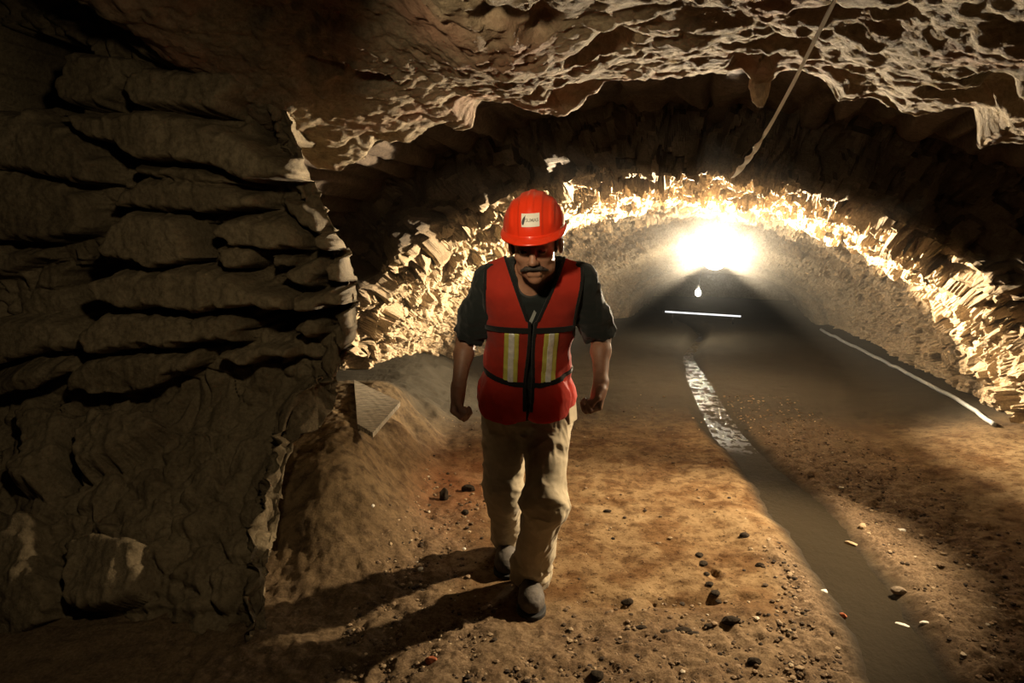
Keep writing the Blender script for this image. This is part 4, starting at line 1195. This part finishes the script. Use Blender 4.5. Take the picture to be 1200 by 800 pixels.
VEST = shell('safety_vest', M_vest, MAN, .017, .027, VC)
tag(VEST, 'red safety vest')
# printed pieces on the shirt in the V
def zband(za, zb, curve=0.0):
    zc = (za + zb) / 2; h = (zb - za) / 2
    return np.abs(VS - zc - curve * (VX / .14) ** 2) * .62 - h * .62
def sof(py, y): return (P(617, py, y)[2] - Pv[2]) / (Nk[2] - Pv[2])
b1 = sof(387.5, 2.45); b2 = sof(452, 2.55)
front = np.where(VY < .0, -1, 1)
gapc = np.where(np.abs(VX) < .14, -1, 1)
trim1 = np.maximum.reduce([zband(b1 - .021, b1 + .021), front * .05, VC])
o = shell('trim_band', M_trim, VEST, .020, .0315, trim1, 0); tag(o, 'black band across the chest')
trim2 = np.maximum.reduce([zband(b2 - .019, b2 + .019, .05), front * .05, VC])
o = shell('trim_band', M_trim, VEST, .020, .0315, trim2, 0); tag(o, 'black band above the pockets')
edge = np.maximum.reduce([VC, -(np.maximum(VA, VARM) + .013), np.where(VS > .0, -1, 1)])
o = shell('trim_edge', M_trim, VEST, .016, .0305, edge, 0); tag(o, 'black edge binding')
def strip(x0, x1, s0, s1): return np.maximum.reduce([np.abs(VX - (x0 + x1) / 2) - (x1 - x0) / 2, (np.abs(VS - (s0 + s1) / 2) - (s1 - s0) / 2) * .62, front * .05, VC])
for xc in (-.073, .073):
    st = shell('reflective_strip', M_yellow, VEST, .022, .0305, strip(xc - .028, xc + .028, b2 + .02, b1 - .022), 0)
    tag(st, 'yellow strip with a silver middle')
    shell('silver_band', M_silver, st, .024, .0322, strip(xc - .012, xc + .012, b2 + .02, b1 - .022), 0)
# shirt print seen in the V
for k, (px, py, wx, wz, rot) in enumerate([(612.5, 371, .011, .009, .5), (624, 371, .006, .024, -.55), (615.5, 379, .007, .010, .1), (620.5, 379, .005, .010, -.5)]):
    # rests on the shirt front: find its surface by a ray from the wearer's front
    pass
# ---- hard hat
def dome(a, c):
    """outer shell radius point (a, b, c) in head space for direction angles"""
    pass
DC = np.array([0, -.008, .060]); DR = np.array([.1045, .132, .112])
def hat_pt(th, ph, off=0.0):
    ca, sa = math.cos(th), math.sin(th); cph, sph = math.cos(ph), math.sin(ph)
    p = np.array([DR[0] * ca * cph, DR[1] * sa * cph, DR[2] * sph])
    n = nrm(p / DR ** 2)
    x = p[0]
    ridge = .0045 * (sstep(.041, .036, abs(x))) * sstep(1.55, 1.2, ph) if True else 0
    mid = .0035 * sstep(.014, .007, abs(x)) * sstep(.62, .85, ph)
    r2 = .003 * (sstep(.078, .073, abs(x)) * sstep(.058, .063, abs(x))) * sstep(.1, .35, ph)
    return p + DC + n * (ridge + mid + r2 + off)
def make_hat():
    nth = 160; rows = []
    for ph in np.linspace(math.pi / 2 - .001, 0.0, 44): rows.append(('d', ph, 0))
    for q in (.12, .35, .6, .85, 1.0): rows.append(('b', 0, q))
    for q in (1.0, .7, .35, .0): rows.append(('u', 0, q))
    for ph in np.linspace(.02, math.pi / 2 - .001, 24): rows.append(('i', ph, 0))
    V = []
    for kind, ph, q in rows:
        for i in range(nth):
            th = 2 * math.pi * i / nth
            f = max(0, math.sin(th)); brim = .006 + .034 * f ** 1.6
            if kind == 'd': p = hat_pt(th, ph)
            elif kind in 'bu':
                p = hat_pt(th, 0.0); o = nrm([math.cos(th) / DR[0], math.sin(th) / DR[1], 0]); inn = -.003 if kind == 'u' else 0
                p = p + o * (brim * q + (inn if q == 0 else 0)); p[2] -= (.005 + .007 * f) * q ** 1.4 + (.0042 if kind == 'u' else 0) - .002 * (kind == 'b' and q < 1) * math.sin(q * 3.1)
            else: p = hat_pt(th, ph, -.0045)
            V.append(Hc + HM.T @ p)
    F = gridfaces(len(rows), nth, False, True)
    o = mesh_np('hard_hat', np.array(V), F, M_helmet, MAN); tag(o, 'glossy red hard hat with a small front brim')
    return o
HAT = make_hat()
def on_hat(u, v, off):
    """point on the hat's front: u across, v height above the brim line"""
    ph = math.asin(min(.99, v / DR[2])); ca = u / (DR[0] * math.cos(ph)); th = math.acos(max(-1, min(1, ca)))
    p = hat_pt(th, ph); n = nrm((p - DC) / DR ** 2); return Hc + HM.T @ (p + n * off)
def make_sticker():
    U0, U1, V0, V1 = -.026, .029, .032, .068
    nu, nv = 22, 16; V = []
    for lev in (.0012, -.0015):
        for i in range(nu):
            for j in range(nv): V.append(on_hat(U0 + (U1 - U0) * i / (nu - 1), V0 + (V1 - V0) * j / (nv - 1), lev))
    n = nu * nv; F = []
    for i in range(nu - 1):
        for j in range(nv - 1):
            a = i * nv + j; F.append((a, a + 1, a + nv + 1, a + nv)); F.append((n + a, n + a + nv, n + a + nv + 1, n + a + 1))
    for i in range(nu - 1):
        for j in (0, nv - 1): a = i * nv + j; F.append((a, a + nv, n + a + nv, n + a))
    for j in range(nv - 1):
        for i in (0, nu - 1): a = i * nv + j; F.append((a, a + 1, n + a + 1, n + a))
    st = mesh_py('sticker', V, F, M_sticker, HAT, smooth=False); tag(st, 'white sticker on the hat front')
    # dark crescent mark
    V = []; F = []; m = 14
    for k in range(m + 1):
        t = k / m; vv = .038 + .025 * t; uc = -.0215 + .008 * t ** 1.8; wd = .0036 * math.sin(math.pi * min(1, t + .08)) ** .7 + .0006
        for e in (-wd, wd):
            for off in (.0022, .0010): V.append(on_hat(uc + e, vv, off))
    for k in range(m):
        a = k * 4; F += [(a, a + 2, a + 6, a + 4), (a + 1, a + 5, a + 7, a + 3), (a, a + 4, a + 5, a + 1), (a + 2, a + 3, a + 7, a + 6)]
    F += [(0, 1, 3, 2), (m * 4, m * 4 + 2, m * 4 + 3, m * 4 + 1)]
    mesh_py('logo_mark', V, F, M_ink, HAT, smooth=False)
    def letters(txt, u0, v0, size, mat, name):
        cu = bpy.data.curves.new(name, 'FONT'); cu.body = txt; cu.size = size; cu.extrude = .0; cu.resolution_u = 3; cu.offset = size * .012
        tmp = bpy.data.objects.new('tmp', cu); COL.objects.link(tmp)
        bpy.context.view_layer.update()
        me = bpy.data.meshes.new_from_object(tmp.evaluated_get(bpy.context.evaluated_depsgraph_get()))
        bpy.data.objects.remove(tmp); bpy.data.curves.remove(cu)
        for v in me.vertices: v.co = Vector(on_hat(u0 + v.co.x, v0 + v.co.y, .0020))
        me.name = name; me.materials.clear(); me.materials.append(mat)
        o = bpy.data.objects.new(name, me); COL.objects.link(o); o.parent = HAT
        return o
    letters('SUMAS', -.0135, .046, .0128, M_grey, 'sticker_lettering')
make_sticker()
def make_print():
    # pale print on the shirt, laid on the shirt's own surface
    bpy.context.view_layer.update()
    dg = bpy.context.evaluated_depsgraph_get()
    from mathutils.bvhtree import BVHTree
    me = SHIRT.data; bv = BVHTree.FromPolygons([v.co[:] for v in me.vertices], [p.vertices[:] for p in me.polygons])
    def hit(px, py):
        d = ray(px, py); h = bv.ray_cast(Vector((0, 0, CAMZ)), Vector(d).normalized())
        return np.array(h[0]) if h[0] is not None else P(px, py, 2.44)
    quads = [[(607.5, 367), (613, 369), (618, 374), (616, 378), (611, 375)], [(626, 363), (628.5, 366), (622, 381), (619, 378)],
             [(614, 376.5), (618, 376), (617.5, 383), (613, 384)]]
    for q in quads:
        c = np.mean([hit(*p) for p in q], axis=0); V = []
        pts = [hit(*p) for p in q]
        for off in (.004, -.004):
            for p in pts: V.append(p + TF * off)
        n = len(q); F = [tuple(range(n)), tuple(range(2 * n - 1, n - 1, -1))] + [(i, n + i, n + (i + 1) % n, (i + 1) % n) for i in range(n)]
        mesh_py('shirt_print', V, F, M_logo, SHIRT, smooth=False)
make_print()
# children were built in world space: keep them there under the Empty
for o in list(bpy.data.objects):
    if o.parent is MAN: o.matrix_parent_inverse = Matrix.Translation(-Vector(MAN.location))
# ================================================================== CAMERA AND LIGHT
cam = bpy.data.cameras.new('camera'); cam.lens = 24; cam.sensor_width = 36; cam.clip_start = .05; cam.clip_end = 100
co = bpy.data.objects.new('camera', cam); co.location = (0, 0, CAMZ); co.rotation_euler = (math.radians(80), 0, 0); COL.objects.link(co); SC.camera = co
def light(name, typ, loc, target, energy, col, size=.1, angle=None, blend=.3):
    L = bpy.data.lights.new(name, typ); L.energy = energy; L.color = col
    if typ in ('SPOT', 'POINT'): L.shadow_soft_size = size
    else: L.size = size
    if typ == 'SPOT': L.spot_size = math.radians(angle); L.spot_blend = blend
    o = bpy.data.objects.new(name, L); o.location = loc; COL.objects.link(o)
    o.rotation_euler = (Vector(target) - Vector(loc)).to_track_quat('-Z', 'Y').to_euler(); return o
aimv = np.array([0, 0, CAMZ + .25]) - LAMP; aimv /= np.linalg.norm(aimv)
def head(az, el): return np.array([-AX * math.cos(az) + AY * math.sin(az), -AY * math.cos(az) - AX * math.sin(az), math.tan(el)])
R_ = math.radians
b0 = LAMP + aimv * .05
light('flood_beam', 'SPOT', b0, b0 + head(R_(0), R_(33)) * 5, 2400, (1, .81, .55), .035, 86, .35)
light('flood_beam_side', 'SPOT', b0, b0 + head(R_(60), R_(2)) * 5, 1900, (1, .80, .53), .035, 76, .45)
light('flood_beam_side', 'SPOT', b0, b0 + head(R_(-60), R_(2)) * 5, 1900, (1, .80, .53), .035, 76, .45)
light('work_light', 'SPOT', (2.86, 3.72, 2.02), (.72, 3.1, -.05), 1020, (1, .78, .50), .045, 56, .8)
F0 = np.array([-.35, 1.0, 2.08])
light('camera_side_lamp', 'SPOT', F0, F0 + np.array([math.sin(R_(14)), math.cos(R_(14)), -math.tan(R_(10))]), 70, (1, .80, .52), .05, 56, .7)
light('pier_fill', 'SPOT', F0, F0 + np.array([math.sin(R_(-40)), math.cos(R_(-40)), -math.tan(R_(27))]), 36, (1, .80, .50), .05, 92, 1.0)  # added fill aimed at the pier from beside the camera
light('glow_fill', 'POINT', LAMP + aimv * .12, (0, 0, 0), 55, (1, .88, .66), .04)  # added point light that rounds out the flood lamp's glow
light('bulb_glow', 'POINT', BQ - np.array([0, .06, 0]), (0, 0, 0), 48, (1, .88, .66), .03)
w = bpy.data.worlds.new('dark'); SC.world = w; w.use_nodes = True
w.node_tree.nodes['Background'].inputs[0].default_value = (.02, .015, .01, 1); w.node_tree.nodes['Background'].inputs[1].default_value = .12
SC.view_settings.view_transform = 'Standard'; SC.view_settings.look = 'None'; SC.view_settings.gamma = 1; SC.view_settings.exposure = 0
try: SC.view_settings.use_curve_mapping = False
except Exception: pass
SC.cycles.use_denoising = True
SC.cycles.max_bounces = 6; SC.cycles.diffuse_bounces = 1; SC.cycles.volume_bounces = 0
SC.cycles.sample_clamp_indirect = 15
